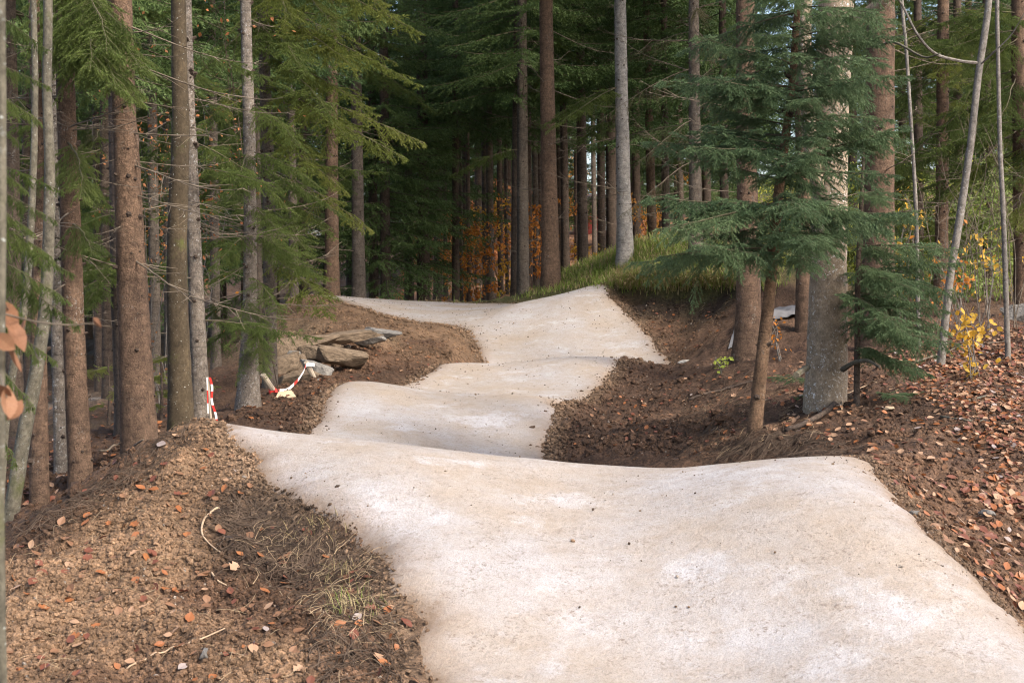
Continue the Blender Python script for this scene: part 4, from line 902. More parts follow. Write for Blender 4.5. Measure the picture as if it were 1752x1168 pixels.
ground_curve('fallen_branch', [(1440, 706), (1442, 690), (1456, 676), (1480, 668), (1500, 660)], .006, .004, M['root_pale'], 'thin pale twig arching over the crooked fallen branch', 'twig', .03)
ground_curve('fallen_branch', [(1610, 717), (1650, 722), (1690, 724), (1735, 732)], .010, .004, M['bark_grey'], 'dark slender stick lying among leaves on the bank', 'stick', .012)
ground_curve('fallen_branch', [(1655, 688), (1690, 682), (1720, 684)], .012, .006, M['bark_grey'], 'short dark stick lying in the dense leaf litter', 'stick', .012)
ground_curve('fallen_branch', [(1560, 625), (1620, 606), (1680, 592), (1720, 588)], .012, .005, M['dead_twig'], 'long thin brown branch lying along the top of the leafy bank', 'branch', .02)
ground_curve('fallen_branch', [(1180, 690), (1230, 672), (1290, 655)], .020, .012, M['bark_dark'], 'dark rotten branch lying across the trench slope', 'branch', .015)
ground_curve('root', [(170, 780), (215, 775), (245, 762)], .010, .006, M['dead_twig'], 'bare root bending over the rim of the soil mound', 'root', .03)
ground_curve('fallen_branch', [(215, 1150), (280, 1120), (340, 1098), (385, 1082)], .005, .003, M['root_pale'], 'straight thin pale stick lying low on the soil mound', 'stick', .01)
for i, pix in enumerate([[(1345, 500), (1365, 520), (1388, 540), (1400, 545)], [(1370, 560), (1400, 566), (1420, 560)]]): pass

# ------------------------------------------------------------------ fallen leaves
def leaf_outline(kind):
    if kind == 'beech':
        t = np.linspace(0, 1, 6); w = np.array((0, .24, .34, .31, .19, 0)); return t, w
    t = np.linspace(0, 1, 6); w = np.array((0, .38, .22, .44, .16, 0)); return t, w
def leaf_arrays(kind, rs):
    t, w = leaf_outline(kind); cu, fo = rs.uniform(-.35, .5), rs.uniform(.0, .35); tw = rs.uniform(-.4, .4)
    rib = np.stack([t - .5, 0 * t, cu * (t - .5) ** 2], 1); Lf = rib + np.stack([0 * t, w, w * fo + w * tw * (t - .5)], 1); Rt = rib + np.stack([0 * t, -w, w * fo - w * tw * (t - .5)], 1)
    V = np.concatenate([rib, Lf[1:-1], Rt[1:-1]]); T = []
    l, r_ = [0, 6, 7, 8, 9, 5], [0, 10, 11, 12, 13, 5]
    for i in range(5):
        for q in ([i, i + 1, l[i + 1], l[i]], [i + 1, i, r_[i], r_[i + 1]]):
            a, b_, c, d = q
            if len({a, b_, c}) == 3: T.append((a, b_, c))
            if len({a, c, d}) == 3: T.append((a, c, d))
    return V, np.array(T)
LV = [leaf_arrays('beech', np.random.default_rng(300 + i)) for i in range(5)] + [leaf_arrays('maple', np.random.default_rng(320 + i)) for i in range(2)]
LCOL = {'orange brown': [(.235, .080, .028), (.31, .125, .046)], 'dark red brown': [(.125, .042, .024), (.19, .07, .04)], 'pale tan': [(.32, .185, .105), (.40, .255, .16)], 'copper': [(.185, .092, .048), (.25, .135, .073)], 'greyish': [(.25, .20, .18), (.34, .28, .25)]}
LM = {k: leafy_material(k.replace(' ', '_') + '_leaf', v, .2, .5, .35, 30) for k, v in LCOL.items()}
LK = list(LCOL)
LPROB = np.array((.24, .29, .14, .29, .04))
RIGHT = [(1480, 790), (1752, 1075), (1752, 555), (1500, 640), (1460, 690), (1340, 740)]
groups = [('left', poly_pts(MOUND, 230, .04)), ('right', poly_pts(RIGHT, 480, .06)), ('right', poly_pts([(1560, 620), (1752, 560), (1752, 790), (1640, 760)], 1000, .08)), ('right', poly_pts([(1500, 600), (1752, 556), (1752, 700), (1560, 680)], 950, .1)), ('right', poly_pts([(1300, 640), (1480, 590), (1480, 700), (1340, 740)], 200, .05)), ('right', poly_pts([(1690, 780), (1752, 790), (1752, 900), (1650, 850)], 110, .04)),
          ('trench', poly_pts([(960, 760), (1080, 640), (1280, 610), (1290, 740), (1200, 775)], 190, .08)), ('bank', poly_pts([(380, 725), (520, 735), (600, 660), (800, 610), (640, 560), (430, 690)], 150, .08)), ('trench', poly_pts([(1060, 520), (1260, 540), (1180, 620)], 50, .08)), ('forest', poly_pts([(0, 900), (0, 640), (420, 640), (330, 720)], 420, .2))]
uu, du = rng.uniform(.33, .85, 3200), rng.uniform(6.5, 22, 3200)
groups.append(('beyond', np.stack([uu * du, du, gridz(uu * du, du)], 1)))
lx = np.concatenate([g for _, g in groups]); lg = np.concatenate([[k] * len(g) for k, g in groups])
ok = trail_inside(lx[:, 0], lx[:, 1]) < .0; lx, lg = lx[ok], lg[ok]
lpx, lpy, lf = project(lx)
nL = len(lx); lsz = rng.uniform(.038, .070, nL); lk = rng.choice(5, nL, p=LPROB); lv = rng.choice(7, nL, p=[.18] * 5 + [.05] * 2)
right = lg == 'right'; lk[right & (rng.uniform(0, 1, nL) < .14)] = 2
ax, ay, az = frames(lx, .3)
vis = (lpx > 5) & (lpx < 1747) & (lpy > 0) & (lpy < 1160) & (lg != 'forest') & (lg != 'beyond')
order = np.argsort(-(lsz / lf) * vis); big = np.zeros(nL, bool); big[order[:296]] = True
WHERE = {'left': 'on the bare tan soil mound', 'right': 'on the leafy brown bank below the beech', 'trench': 'in the dark trench beside the trail', 'bank': 'on the dark soil beside the rock heap', 'forest': ''}
LMESH = {}
for i in np.where(big)[0]:
    key = (lv[i], lk[i])
    if key not in LMESH: LMESH[key] = mesh_np('fallen_leaf', LV[lv[i]][0], LV[lv[i]][1], LM[LK[lk[i]]])
    o = obj('fallen_leaf', LMESH[key]); m = Matrix(np.stack([ax[i], ay[i], az[i]], 1).tolist()).to_4x4(); o.matrix_world = Matrix.Translation(Vector(lx[i] + az[i] * .02)) @ m @ Matrix.Scale(float(lsz[i]), 4)
    kd = 'lobed maple' if lv[i] >= 5 else 'oval beech'
    tag(o, f'{LK[lk[i]]} fallen {kd} leaf lying {WHERE[lg[i]]}', 'leaf', f'{LK[lk[i]]} {kd} leaves {WHERE[lg[i]]}')
VV, TT, MM, c0 = [], [], [], 0
for i in np.where(~big)[0]:
    v, t = LV[lv[i]]; w = lx[i] + az[i] * .02 + (v[:, :1] * ax[i] + v[:, 1:2] * ay[i] + v[:, 2:] * az[i]) * lsz[i]
    VV.append(w); TT.append(t + c0); MM.append(np.full(len(t), lk[i])); c0 += len(w)
tag(obj('leaf_litter', mesh_np('leaf_litter', np.concatenate(VV), np.concatenate(TT), [LM[k] for k in LK], np.concatenate(MM))), kind='stuff')

# ------------------------------------------------------------------ grass on the bank, dry tufts on the mound
def blades(name, p, hgt, wid, mats, lean=.5, dirb=None, nseg=3):
    n_ = len(p); a = rng.uniform(0, 6.28, n_); l = rng.uniform(.5, 1.3, n_) * hgt
    d = np.stack([np.cos(a), np.sin(a), np.zeros(n_)], 1) * (lean * rng.uniform(.1, 1.3, (n_, 1)))
    if dirb is not None: d = d * .6 + dirb
    side = np.stack([-np.sin(a), np.cos(a), np.zeros(n_)], 1) * wid * .5
    pts = []
    for s_ in np.linspace(0, 1, nseg + 1):
        c = p + np.array((0, 0, 1)) * (l * (s_ - .35 * np.linalg.norm(d, axis=1) * s_ ** 2))[:, None] + d * (l * s_ ** 1.7)[:, None]
        pts += ([c - side * (1 - s_ * .6), c + side * (1 - s_ * .6)] if s_ < 1 else [c])
    m_ = len(pts); V = np.stack(pts, 1).reshape(-1, 3); T = []
    for s_ in range(nseg - 1): T += [(2 * s_, 2 * s_ + 1, 2 * s_ + 3), (2 * s_, 2 * s_ + 3, 2 * s_ + 2)]
    T.append((2 * nseg - 2, 2 * nseg - 1, 2 * nseg)); T = np.array(T)
    mi = np.repeat(rng.choice(len(mats), n_, p=[.68, .32] if len(mats) == 2 else None), len(T))
    return mesh_np(name, V, (T[None] + m_ * np.arange(n_)[:, None, None]).reshape(-1, 3), mats, mi)
M['grass'] = leafy_material('grass_blades', [(.11, .165, .025), (.185, .26, .045), (.27, .32, .075)], .4, .5, .3, 2.0)
M['dry_grass'] = leafy_material('dry_grass_blades', [(.22, .18, .08), (.33, .26, .13), (.42, .34, .19)], .3, .6, .2, 3.0)
gp = np.concatenate([poly_pts([(890, 512), (1000, 445), (1110, 408), (1180, 410), (1210, 470), (1150, 490), (1060, 495), (1000, 490), (930, 505)], 9000, .1), poly_pts([(1180, 410), (1330, 430), (1330, 500), (1210, 480)], 2200, .1)])
tag(obj('grass', blades('grass', gp, .15, .012, [M['grass'], M['dry_grass']], .9)), kind='stuff')
hp = np.concatenate([poly_pts([(1040, 485), (1060, 470), (1240, 478), (1320, 470), (1300, 492), (1220, 498), (1130, 502), (1060, 500)], 2600, .05)]); hp[:, 2] += .03
tag(obj('overhanging_grass', blades('overhanging_grass', hp, .42, .012, [M['dry_grass'], M['grass']], .8, np.array((-.15, -1.35, -.2)), 4)), kind='stuff')
far_g = np.concatenate([poly_pts([(690, 520), (690, 490), (900, 470), (900, 515)], 260, .3), poly_pts([(1340, 440), (1752, 400), (1752, 520), (1480, 500)], 2500, .3), poly_pts([(950, 440), (1090, 400), (1060, 440)], 500, .3)])
tag(obj('undergrowth', blades('undergrowth', far_g, .28, .014, [M['grass'], M['dry_grass']], .7)), kind='stuff')
for i, (poly, n_, lab) in enumerate([([(540, 975), (610, 972), (618, 1000), (560, 1010)], 90, 'dry grass tuft caught in dark root tangle on the soil mound'), ([(550, 1020), (650, 1015), (650, 1060), (590, 1080)], 130, 'larger greenish dry grass tuft beside the trail edge on the mound'), ([(480, 905), (590, 890), (600, 930), (500, 940)], 60, 'flattened dry grass among dark roots by the trail edge')]):
    q = poly_pts(poly, n_, .02); o0 = q.mean(0); tag(obj('grass_tuft', blades('grass_tuft', q - o0, .085, .004, [M['dry_grass'], M['grass'] if i == 1 else M['root']], 1.1), loc=tuple(o0)), lab, 'grass tuft')

# ------------------------------------------------------------------ rocks, stakes, tape, sheet, scraps
M['rock'] = plain_material('ochre_rock', (.16, .118, .08), .5, 7, .9, .03)
M['rock_grey'] = plain_material('grey_rock', (.20, .185, .165), .4, 9, .9, .03)
M['rock_white'] = plain_material('pale_rock', (.38, .355, .32), .35, 12, .9, .02)
def rock_mesh(name, seed, mat):
    rs = np.random.default_rng(seed); bm_v, bm_f = ICO_V, ICO_F
    for _ in range(3):
        mids = {}; V = list(bm_v); Fn = []
        def md(a, b_):
            k = (min(a, b_), max(a, b_))
            if k not in mids: mids[k] = len(V); V.append(nrm(V[a] + V[b_]))
            return mids[k]
        for a, b_, c in bm_f: x, y, z = md(a, b_), md(b_, c), md(c, a); Fn += [(a, x, z), (b_, y, x), (c, z, y), (x, y, z)]
        bm_v, bm_f = np.array(V), np.array(Fn)
    nn = nrm(rs.normal(0, 1, (13, 3))); nn = np.concatenate([nn, nrm(np.array([(0, 0, 1), (0, 0, -1), (.1, 0, 1), (0, 1, .1), (0, -1, .1)]))]); dd_ = rs.uniform(.6, 1.0, len(nn))
    dot = bm_v @ nn.T; r_ = np.where(dot > .08, dd_ / np.maximum(dot, .08), 9).min(1); r_ = np.minimum(r_, 1.35)
    V = bm_v * r_[:, None]; V += .05 * np.stack([fbm(V[:, 0] * 3 + 9 * k, V[:, 1] * 3 + V[:, 2] * 2, 3, seed + k) for k in range(3)], 1)
    return mesh_np(name, V, bm_f, mat)
G_R = 'flat rocks stacked beside the trail'
for i, (px, py, w, h_, D, roll, mt, lab) in enumerate([
        (515, 590, 98, 26, 20.3, 9, 'rock', 'long ochre slab capping the stacked rocks'), (592, 578, 76, 20, 20.9, 8, 'rock', 'flat broken slab beside the long capping slab of the rock heap'), (483, 600, 44, 34, 20.1, 18, 'rock', 'blunt end stone of the rock heap near the speckled spruce'),
        (585, 608, 78, 28, 19.7, -8, 'rock', 'pale ledge stone jutting from the lower side of the rock heap'), (542, 606, 40, 30, 20.0, 5, 'rock', 'dark squarish stone tucked in the shadow under the capping slab'), (478, 632, 74, 42, 19.4, 20, 'rock', 'largest angular boulder at the foot of the rock heap'), (513, 624, 34, 30, 19.6, 10, 'rock', 'small split stone between the big boulder and the taped short post'),
        (509, 608, 20, 14, 20.0, 0, 'rock_grey', 'smallest grey chip wedged under the capping slab'), (562, 596, 36, 18, 20.4, 6, 'rock', 'thin brown stone wedged beneath the broken slab'), (548, 634, 50, 24, 19.0, -10, 'rock_grey', 'greyish lichen stained stone half buried by the taped posts'), (505, 652, 70, 30, 18.9, 12, 'rock', 'sloping brown boulder buried behind the sagging barrier tape'), (655, 570, 50, 14, 22.2, -6, 'rock_grey', 'light grey rubble stone at the upper end of the rock heap'), (622, 580, 46, 16, 21.4, -4, 'rock_grey', 'chalky flat stone between broken slab and light rubble'), (452, 640, 38, 32, 19.5, 30, 'rock', 'leaning stone beside the trunk of the speckled spruce'), (562, 654, 40, 14, 18.5, -6, 'rock_grey', 'low grey stone sunk in dark soil by the second mound')]):
    o = obj('rock', rock_mesh('rock', 400 + i, M[mt])); o.location = tuple(P(px, py, D)); s_ = D / F * .5
    o.scale = (w * s_ * 1.35, max(w * .6, h_) * s_ * 1.1, h_ * s_ * 1.5); o.rotation_euler = (R(rng.uniform(-8, 8)), R(-roll), R(rng.uniform(-20, 20))); tag(o, lab, 'rock', G_R)
for px, py, w, h_, mt, lab in [(1168, 622, 20, 9, 'rock_white', 'white stone lying at the foot of the far ramp'), (1738, 545, 60, 40, 'rock_grey', 'rounded mossy stump like boulder beside the thin pale sapling'), (1612, 592, 15, 12, 'rock_white', 'small white stone under the low fir on the leafy bank'), (1520, 703, 26, 9, 'root_pale', 'smooth pale stone among leaves in front of the beech'), (350, 1128, 24, 26, 'rock_grey', 'grey angular stone half sunk low in the soil mound'), (1690, 885, 26, 14, 'rock_grey', 'flat brown grey stone beside the trail edge under the leafy bank'), (137, 1088, 9, 10, 'rock_grey', 'small bluish stone poking from the soil mound'), (1563, 882, 18, 12, 'rock_grey', 'small dull stone lying right of the near crest')]:
    q = hit([px], [py])[0]; D = q[1]; s_ = D / F * .5; o = obj('rock', rock_mesh('rock', int(px), M[mt])); o.location = (q[0], q[1], q[2] + h_ * s_ * .35); o.scale = (w * s_, w * s_ * .8, h_ * s_); o.rotation_euler = (0, R(rng.uniform(-10, 10)), R(rng.uniform(0, 360))); tag(o, lab, 'rock')
M['stake'] = plain_material('weathered_stake_wood', (.40, .33, .25), .25, 14, .8, .004, (1, 1, .2))
M['fresh_wood'] = plain_material('fresh_sawn_wood', (.50, .39, .26), .15, 10, .7, .003, (.2, 1, 1))
M['tape_red'] = plain_material('tape_red', (.58, .045, .035), .1, 8, .45, .001)
M['tape_white'] = plain_material('tape_white', (.78, .76, .74), .06, 8, .45, .001)
def stake(pa_, pb_, r_, label):
    a, c = np.array(pa_), np.array(pb_); e = empty('wooden_stake', tuple(a), label, 'stake'); b = MB(); d = nrm(c - a)
    pth = np.array([a - d * .25, a, a + (c - a) * .5, c - d * .015, c]) - a; b.tube(pth, np.array((r_ * .5, r_, r_, r_, r_ * .82)), 9, 0, rough=.04); obj('post', b.mesh('post', M['stake'], False), e); return e
sb = [P(478, 684, 17.6), P(449, 640, 17.4), P(531, 634, 18.6), P(523, 619, 18.55)]
k1 = stake(sb[0], sb[1], .036, 'slanting wooden stake with tape round its foot by the second mound'); k2 = stake(sb[2], sb[3], .038, 'short wooden stake holding the upper end of the sagging tape')
def ribbon(pts, wdir, w, seg, mats):
    p = np.asarray(pts); n_ = len(p); wd = np.broadcast_to(np.asarray(wdir, float), p.shape) * w * .5
    V = np.concatenate([p - wd, p + wd]); i = np.arange(n_ - 1); Fq = np.stack([i, i + 1, i + 1 + n_, i + n_], 1); return mesh_np('tape', V, Fq, mats, np.where((i // seg) % 4 == 0, 0, len(mats) - 1) if seg == 5 else (i // seg) % len(mats), True)
rope = spline([P(470, 668, 17.45), P(490, 667, 17.6), P(508, 652, 18.0), P(519, 636, 18.3), P(525, 624, 18.5), P(538, 624, 18.55)], 60)
tw = nrm(np.stack([np.zeros(60), .5 + 0 * np.arange(60), 1 + .3 * np.sin(np.arange(60) * .12)], 1))
o0 = rope[0].copy(); tag(obj('barrier_tape', ribbon(rope - o0, tw, .045, 5, [M['tape_red'], M['tape_white']]), loc=tuple(o0)), 'red and white barrier tape sagging between the two wooden stakes', 'barrier tape')
lp = P(466, 668, 17.5); ring = np.array([lp + np.array((math.cos(a) * .046, math.sin(a) * .046, .02 * math.sin(a))) for a in np.linspace(0, 2 * math.pi, 20)]) - lp
tag(obj('barrier_tape', ribbon(ring, (0, 0, 1), .05, 30, [M['tape_red']]), loc=tuple(lp)), 'red tape wrapped round the slanting stake', 'barrier tape')
b = MB(); c = P(488, 676, 17.2); x1, y1, z1 = .13, .08, .012
bv = np.array([(sx * x1 * (1 if sy < 0 else .6), sy * y1, sz_ * z1) for sx in (-1, 1) for sy in (-1, 1) for sz_ in (-1, 1)]); b.add(bv, [(0, 1, 3), (0, 3, 2), (4, 6, 7), (4, 7, 5), (0, 4, 5), (0, 5, 1), (2, 3, 7), (2, 7, 6), (0, 2, 6), (0, 6, 4), (1, 5, 7), (1, 7, 3)])
o = tag(obj('plank_offcut', b.mesh('plank_offcut', M['fresh_wood'])), 'pale sawn plank offcut lying at the foot of the slanting stake', 'plank'); o.location = tuple(c); o.rotation_euler = (R(28), R(-8), R(8))
sa, sb2 = P(361, 722, 13.3), P(356, 645, 13.3)
k3 = stake(sa, sb2, .010, 'thin upright stake wrapped in tape next to the lichen spotted trunk')
tp_ = np.linspace(0, 1, 40)[:, None]; rp = sb2 + (sa - sb2) * tp_ + np.array((1, 0, 0)) * (.02 + .03 * tp_ + .010 * np.sin(tp_ * 9)) + np.array((0, -.02, 0)); rp2 = sb2 + (sa - sb2) * tp_ * .8 - np.array((1, 0, 0)) * (.005 + .012 * tp_) - np.array((0, .02, 0))
tag(obj('barrier_tape', ribbon(rp - sb2, (1, 0, 0), .022, 6, [M['tape_red'], M['tape_white']]), loc=tuple(sb2)), 'red and white tape hanging in a strip from the thin upright stake', 'barrier tape')
tag(obj('barrier_tape', ribbon(rp2 - sb2, (1, 0, .1), .012, 14, [M['tape_white'], M['tape_red']]), loc=tuple(sb2)), 'narrow mostly white tape end dangling beside the thin upright stake', 'barrier tape')
# grey sheet on the cut slope
M['sheet'] = plain_material('grey_fabric_sheet', (.15, .145, .145), .2, 5, .7, .02)
gu, gv = np.meshgrid(np.linspace(0, 1, 40), np.linspace(0, 1, 26)); c4 = [P(1246, 560, 20.6), P(1395, 545, 21.8), P(1420, 500, 23.2), P(1268, 505, 22.8)]
S_ = (c4[0] * ((1 - gu) * (1 - gv))[..., None] + c4[1] * (gu * (1 - gv))[..., None] + c4[2] * (gu * gv)[..., None] + c4[3] * ((1 - gu) * gv)[..., None])
S_[..., 2] = gridz(S_[..., 0], S_[..., 1]) + .05 + .03 * fbm(S_[..., 0] * 3, S_[..., 1] * 3, 3, 80); qq = (np.arange(25)[:, None] * 40 + np.arange(39)[None, :]).ravel()
o0 = S_[0, 0].copy(); tag(obj('fabric_sheet', mesh_np('fabric_sheet', (S_ - o0).reshape(-1, 3), np.stack([qq, qq + 1, qq + 41, qq + 40], 1), M['sheet'], smooth=True), loc=tuple(o0)), 'crumpled grey sheet lying on the slope behind the grooved spruce', 'sheet')

# ------------------------------------------------------------------ autumn shrubs, saplings and bare twigs
YEL = leafy_material('yellow_leaf', [(.50, .27, .025), (.60, .36, .05), (.66, .46, .10)], .45, .5, .3, 5)
ORA = leafy_material('orange_leaf', [(.48, .16, .03), (.58, .24, .045), (.62, .34, .07)], .45, .5, .3, 3)
RUS = leafy_material('rusty_leaf', [(.36, .12, .045), (.46, .19, .075), (.52, .27, .12)], .35, .5, .3, 3)
YGR = leafy_material('yellow_green_leaf', [(.20, .27, .04), (.36, .42, .07), (.52, .50, .10)], .5, .5, .3, 1.5)
DGR = leafy_material('shrub_leaf', [(.09, .15, .035), (.17, .24, .06), (.27, .32, .09)], .4, .5, .3, 2)
def leaf_cloud(p, size, mat):
    V0 = np.array([(-.5, 0, 0), (0, .3, .08), (.5, 0, 0), (0, -.3, .08)]); T0 = np.array([(0, 2, 1), (0, 3, 2)]); n_ = len(p); a = nrm(rng.normal(0, 1, (n_, 3))); c = nrm(np.cross(a, rng.normal(0, 1, (n_, 3)))); d = np.cross(a, c); s_ = size * rng.uniform(.6, 1.2, n_)
    V = p[:, None] + (V0[None, :, :1] * a[:, None] + V0[None, :, 1:2] * c[:, None] + V0[None, :, 2:] * d[:, None]) * s_[:, None, None]
    return mesh_np('foliage', V.reshape(-1, 3), (T0[None] + len(V0) * np.arange(n_)[:, None, None]).reshape(-1, 3), mat)
def shrub(name, px, py, D, hgt, spread, nst, nleaf, lsize, mat, label, cat='shrub', group=None, bark='bark_sapling', r_=.008, low=.25, twigs=5, droop=.0, single=False):
    x, y, _ = P(px, py, D); base = np.array((x, y, gz(x, y))); e = empty(name, tuple(base), label, cat, group); lp_ = []
    for _ in range(nst):
        a = rng.uniform(0, 6.28); tip = np.array((math.cos(a) * spread * rng.uniform(.2, 1), math.sin(a) * spread * rng.uniform(.2, 1), hgt * rng.uniform(.7, 1.05)))
        pth = spline([np.array((rng.normal(0, .05), rng.normal(0, .05), -.08)), tip * np.array((.25, .25, .4)) + rng.normal(0, .03 * hgt, 3), tip * np.array((.6, .6, .75)) + rng.normal(0, .04 * hgt, 3), tip], 12)
        b = MB(); b.tube(pth, np.linspace(r_, r_ * .3, 12), 5, 0, rough=.08)
        for _ in range(twigs):
            t = rng.uniform(low, .98); i = int(t * 11); q = pth[i]; v = nrm(rng.normal(0, 1, 3) + np.array((0, 0, .35 - droop))) * hgt * rng.uniform(.12, .32)
            tw_ = q + v * np.linspace(0, 1, 5)[:, None] + np.array((0, 0, 1)) * (-.1 * hgt * .3 * np.linspace(0, 1, 5)[:, None] ** 2); b.tube(tw_, np.linspace(r_ * .4, r_ * .15, 5), 3, 0, cap=False)
            for s_ in (.35, .6, .85): lp_.append(tw_[0] + (tw_[-1] - tw_[0]) * s_)
            lp_.append(tw_[-1])
        obj('stem', b.mesh('stem', M[bark]), e)
    if nleaf:
        lp_ = np.array(lp_); q = lp_[rng.integers(len(lp_), size=nleaf)] + rng.normal(0, .035 * max(1, hgt * .6), (nleaf, 3)); 
        if not single: obj('foliage', leaf_cloud(q, lsize, mat), e)
        else:
            ml = [mesh_np('leaf', LV[i][0] * (1, 1.15, 1), LV[i][1], mat) for i in range(4)]
            for k, p_ in enumerate(q):
                o = obj('leaf', ml[k % 4], e, tuple(p_)); o.scale = (lsize * rng.uniform(.7, 1.15),) * 3; o.rotation_euler = tuple(rng.uniform(-1.2, 1.2, 2)) + (rng.uniform(0, 6.28),)
    return e
GY_ = 'yellow leaved beech saplings by the leafy bank'
e = shrub('beech_sapling', 1672, 545, 14.2, .85, .42, 4, 110, .075, YEL, 'low bush of golden yellow leaves beside the mossy boulder', 'bush', low=.15, twigs=7, single=True)
shrub('beech_sapling', 1650, 500, 16.5, 1.2, .5, 4, 120, .075, ORA, 'rusty orange leaved beech sapling behind the golden yellow bush', 'bush', low=.2, twigs=7)
shrub('beech_sapling', 1690, 470, 18.5, 1.5, .6, 4, 90, .08, YEL, 'taller thin yellow leaved sapling behind the rusty orange one', 'bush', twigs=6)
shrub('beech_sapling', 1548, 500, 19.5, 1.9, .6, 4, 130, .09, YEL, 'sparse yellow leaved sapling behind the low bushy fir', 'bush', twigs=6)
shrub('beech_sapling', 1335, 560, 17.5, .55, .3, 3, 34, .07, ORA, 'tiny orange leaved seedling between grooved spruce and grey beech', 'seedling')
shrub('beech_sapling', 1235, 625, 17.6, .28, .28, 3, 30, .07, YGR, 'tiny yellow green seedling at the foot of the grooved spruce', 'seedling')
shrub('beech_sapling', 1290, 470, 22, 1.0, .6, 4, 50, .07, RUS, 'rusty leaved twiggy shrub hanging over the cut bank', 'shrub')
GB = 'bare twiggy shrubs behind the leafy bank'
for px, D, h_ in [(1600, 17.8, 2.0), (1740, 17.5, 2.4), (1640, 18.5, 2.6), (1690, 20, 3.0), (1720, 23, 3.0), (1530, 22, 2.6)]:
    shrub('bare_shrub', px, 520, D, h_, .8, 4, 0, .05, None, 'bare twiggy shrub with thin brown stems behind the leafy bank', 'shrub', GB, twigs=7, r_=.007, bark='dead_twig')
GYG = 'shrubs in the light clearing'
for px, py, D, h_, mt in [(1470, 430, 27, 2.6, YGR), (1545, 430, 28, 2.8, DGR), (1600, 420, 29, 2.6, YGR), (1660, 430, 27.5, 2.8, DGR), (1720, 430, 29, 3.0, YGR), (1520, 420, 34, 3.2, YGR), (1640, 420, 36, 3.2, YGR), (1400, 420, 33, 2.8, DGR), (1340, 420, 36, 2.6, YGR), (1750, 430, 25, 2.4, DGR)]:
    shrub('leafy_shrub', px, py, D, h_, 1.3, 6, 2200, .085, mt, ('bright yellow green' if mt is YGR else 'mid green') + ' leafy shrub in the light clearing behind the pale saplings', 'shrub', ('yellow green ' if mt is YGR else 'mid green ') + GYG, twigs=26, low=.05, bark='dead_twig')
GO = 'orange beeches in the woods'
for px, py, D, h_, mt, n_ in [(820, 500, 44, 3.0, ORA, 420), (870, 500, 46, 3.4, YEL, 300), (790, 500, 50, 3.0, ORA, 420), (910, 480, 42, 2.8, ORA, 260), (750, 510, 56, 3.6, RUS, 600), (700, 510, 60, 3.2, RUS, 400), (950, 460, 52, 3.4, ORA, 420), (1085, 440, 56, 2.4, RUS, 300), (845, 480, 62, 4.5, RUS, 700), (1040, 445, 48, 1.2, YEL, 120), (880, 470, 70, 4.5, RUS, 700), (780, 480, 74, 5, RUS, 800), (960, 440, 76, 5, ORA, 600), (1130, 400, 44, 2.6, ORA, 250)]:
    shrub('beech_shrub', px, py, D, h_, 1.6, 4, n_ * 2, .11 + D * .0006, mt, {ORA: 'bright orange', YEL: 'golden yellow', RUS: 'dull rusty'}[mt] + ' leaved beech shrub in the woods beyond the far trail crest', 'shrub', {ORA: 'bright ', YEL: 'golden ', RUS: 'rusty '}[mt] + GO, twigs=10, low=.12, bark='bark_dark', r_=.012)
for px, py, D, h_, n_, lab in [(258, 640, 20, 4.6, 420, 'copper leaved beech behind the gap between brown spruce and olive beech'), (285, 640, 24, 4.2, 300, 'orange leaved beech deep behind the olive beech trunk'), (352, 640, 19, 3.4, 160, 'sparse orange beech behind the lichen spotted trunk')]:
    shrub('beech_sapling', px, py, D, h_, .9, 4, n_, .075, RUS if D < 22 else ORA, lab, 'beech', twigs=12, low=.4)
shrub('beech_sapling', 468, 640, 17.4, 5.2, .7, 2, 90, .07, RUS, 'thin beech with a few brown leaves in front of sunlit spruce boughs', 'beech', twigs=9, low=.75, bark='bark_dark')
shrub('spruce_seedling', 270, 730, 14.6, .9, .3, 3, 0, .05, None, 'small feathery green spruce seedling behind the brown spruce', 'seedling', twigs=2)
for px, py, D, n_, lab in [(275, 735, 14.2, 9, 'bushy spruce seedling between brown spruce and olive beech'), (185, 740, 15.5, 9, 'low spruce seedling beside the pale side path')]:
    t = Tree('spruce_seedling', [(px, py), (px + 2, py - 60), (px, py - 130)], D, [7, 5, 2], M['bark_dark'], lab, 'seedling', H=.9, flare=1.0, sides=6)
    t.scatter('lit', n_, t.base[2] + .1, t.base[2] + .8, (.18, .3), (-10, 15))
# green sprigs lying about
for i, (px, py, s_, az_, lab) in enumerate([(1350, 690, .42, 10, 'green fir sprig drooping beside the trunk of the young fir'), (1500, 690, .36, 5, 'green fir sprig lying below the low bushy fir'), (1385, 660, .35, 150, 'small fir sprig leaning on the beech foot'), (1560, 690, .26, 190, 'short fresh fir twig lying on leaves')]):
    q = hit([px], [py])[0]; o = obj('fir_sprig', BR['fir'][i % 3]); o.location = (q[0], q[1], q[2] + .05); o.scale = (s_,) * 3; o.rotation_euler = (R(rng.uniform(-20, 20)), R(-8), R(az_)); tag(o, lab, 'sprig')

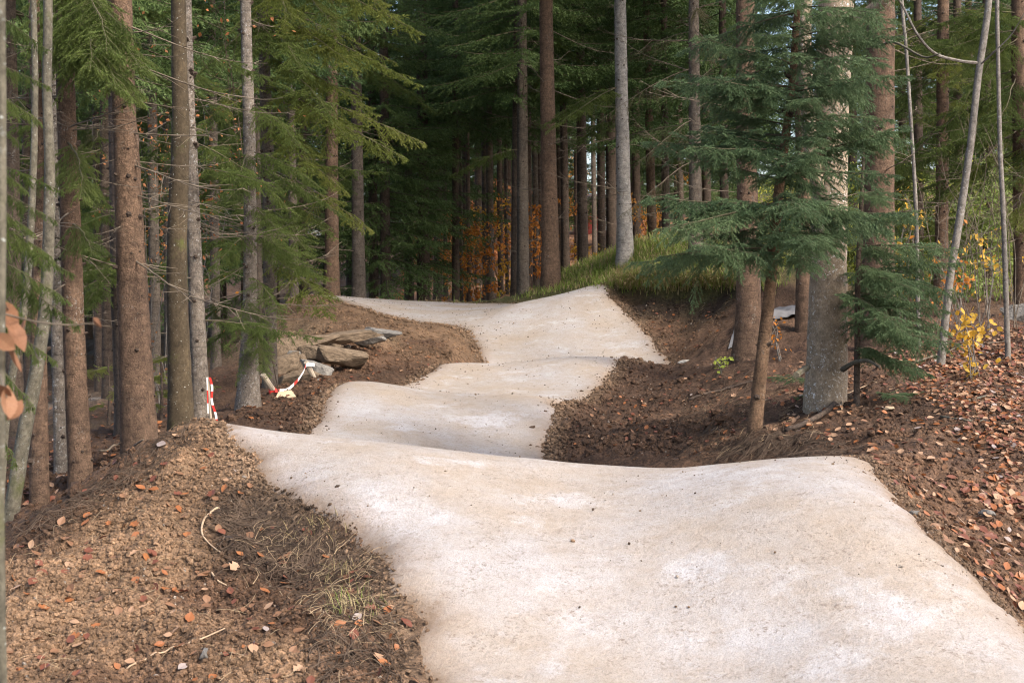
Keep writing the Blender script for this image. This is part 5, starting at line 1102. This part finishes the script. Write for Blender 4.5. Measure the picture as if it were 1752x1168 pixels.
# ------------------------------------------------------------------ red and white building beyond the trees
M['red_wall'] = plain_material('red_boards', (.42, .075, .06), .15, 3, .7, .004); M['white_wall'] = plain_material('white_render', (.74, .73, .72), .06, 2, .8, .004); M['roof'] = plain_material('dark_roof_tiles', (.12, .09, .08), .3, 12, .8, .02); M['glass'] = plain_material('window_glass', (.05, .06, .07), .2, 1, .12, .0)
def box(b, x0, x1, y0, y1, z0, z1, m=0):
    V = np.array([(x, y, z) for x in (x0, x1) for y in (y0, y1) for z in (z0, z1)]); b.add(V, [(0, 1, 3), (0, 3, 2), (4, 6, 7), (4, 7, 5), (0, 4, 5), (0, 5, 1), (2, 3, 7), (2, 7, 6), (0, 2, 6), (0, 6, 4), (1, 5, 7), (1, 7, 3)], m)
hb = P(1012, 395, 82.0); hb[2] = gz(hb[0], hb[1]); e = empty('shed', tuple(hb), 'small red shed with a white door glimpsed between dark trunks', 'shed')
def hpart(name, mat, *bx_, parent=None):
    b = MB(); box(b, *bx_); return obj(name, b.mesh(name, mat), parent or e)
zt = zpx(362, 82) - hb[2]; zw = zpx(345, 82) - hb[2]
for k in range(7): hpart('plank', M['red_wall'], -.95 + k * .2, -.765 + k * .2, 0, 2.4, -.6, zt)
d_ = hpart('door', M['white_wall'], .46, .96, -.04, 2.4, -.6, zw); hpart('handle', M['glass'], .52, .56, -.1, -.045, zt * .5, zt * .5 + .15, parent=d_)
for k in range(2): hpart('plank', M['red_wall'], .97 + k * .2, 1.155 + k * .2, 0, 2.4, -.6, zt)
b = MB(); b.add(np.array([(-1.1, -.2, zw + .01), (1.6, -.2, zw + .01), (1.6, 2.6, zw + .01), (-1.1, 2.6, zw + .01), (-1.1, 1.2, zw + .5), (1.6, 1.2, zw + .5)], float), [(0, 1, 5), (0, 5, 4), (2, 3, 4), (2, 4, 5), (0, 4, 3), (1, 2, 5), (0, 3, 2), (0, 2, 1)]); obj('roof', b.mesh('roof', M['roof']), e)

# ------------------------------------------------------------------ blurred sapling at the very edge, close to the lens
fx = P(-2, 600, 2.7); fb = np.array((fx[0], fx[1], gz(fx[0], fx[1]))); e = empty('beech_sapling', tuple(fb), 'slim out of focus sapling stem with withered brown leaves close to the lens', 'sapling')
b = MB(); pth = spline([fb - (0, 0, .1), P(2, 1100, 2.7), P(0, 700, 2.7), P(3, 350, 2.7), P(2, 0, 2.7), P(0, -300, 2.7)], 30); b.tube(pth - fb, np.linspace(.011, .008, 30), 8, 0, rough=.03); obj('stem', b.mesh('stem', M['bark_grey'], True), e)
WITH = leafy_material('withered_leaf', [(.16, .075, .04), (.25, .12, .065), (.34, .19, .11)], .3, .6, .2, 25)
lmw = [mesh_np('leaf', LV[i][0] * (1, .8, 1.6), LV[i][1], WITH) for i in range(3)]
for i, (px, py, D, s_) in enumerate([(14, 545, 2.75, .075), (30, 575, 2.8, .07), (18, 610, 2.7, .07), (42, 560, 2.85, .05), (8, 585, 2.65, .06), (10, 690, 2.6, .07), (26, 700, 2.62, .05), (6, 670, 2.6, .05), (165, 552, 2.9, .028)]):
    o = obj('leaf', lmw[i % 3], e); o.location = Vector(P(px, py, D) - fb); o.scale = (s_,) * 3; o.rotation_euler = (R(rng.uniform(0, 360)), R(60 + rng.uniform(-30, 30)), R(rng.uniform(0, 360)))
for i, pix in enumerate([[(0, 500, 2.7), (8, 520, 2.72), (20, 540, 2.78), (30, 560, 2.8)], [(0, 640, 2.68), (6, 660, 2.62), (12, 680, 2.6)], [(0, 535, 2.7), (60, 550, 2.8), (120, 556, 2.9), (160, 552, 2.9)]]):
    b = MB(); b.tube(spline([P(*q) for q in pix], 10) - fb, np.linspace(.0022, .001, 10), 4, 0); obj('twig', b.mesh('twig', M['dead_twig']), e)
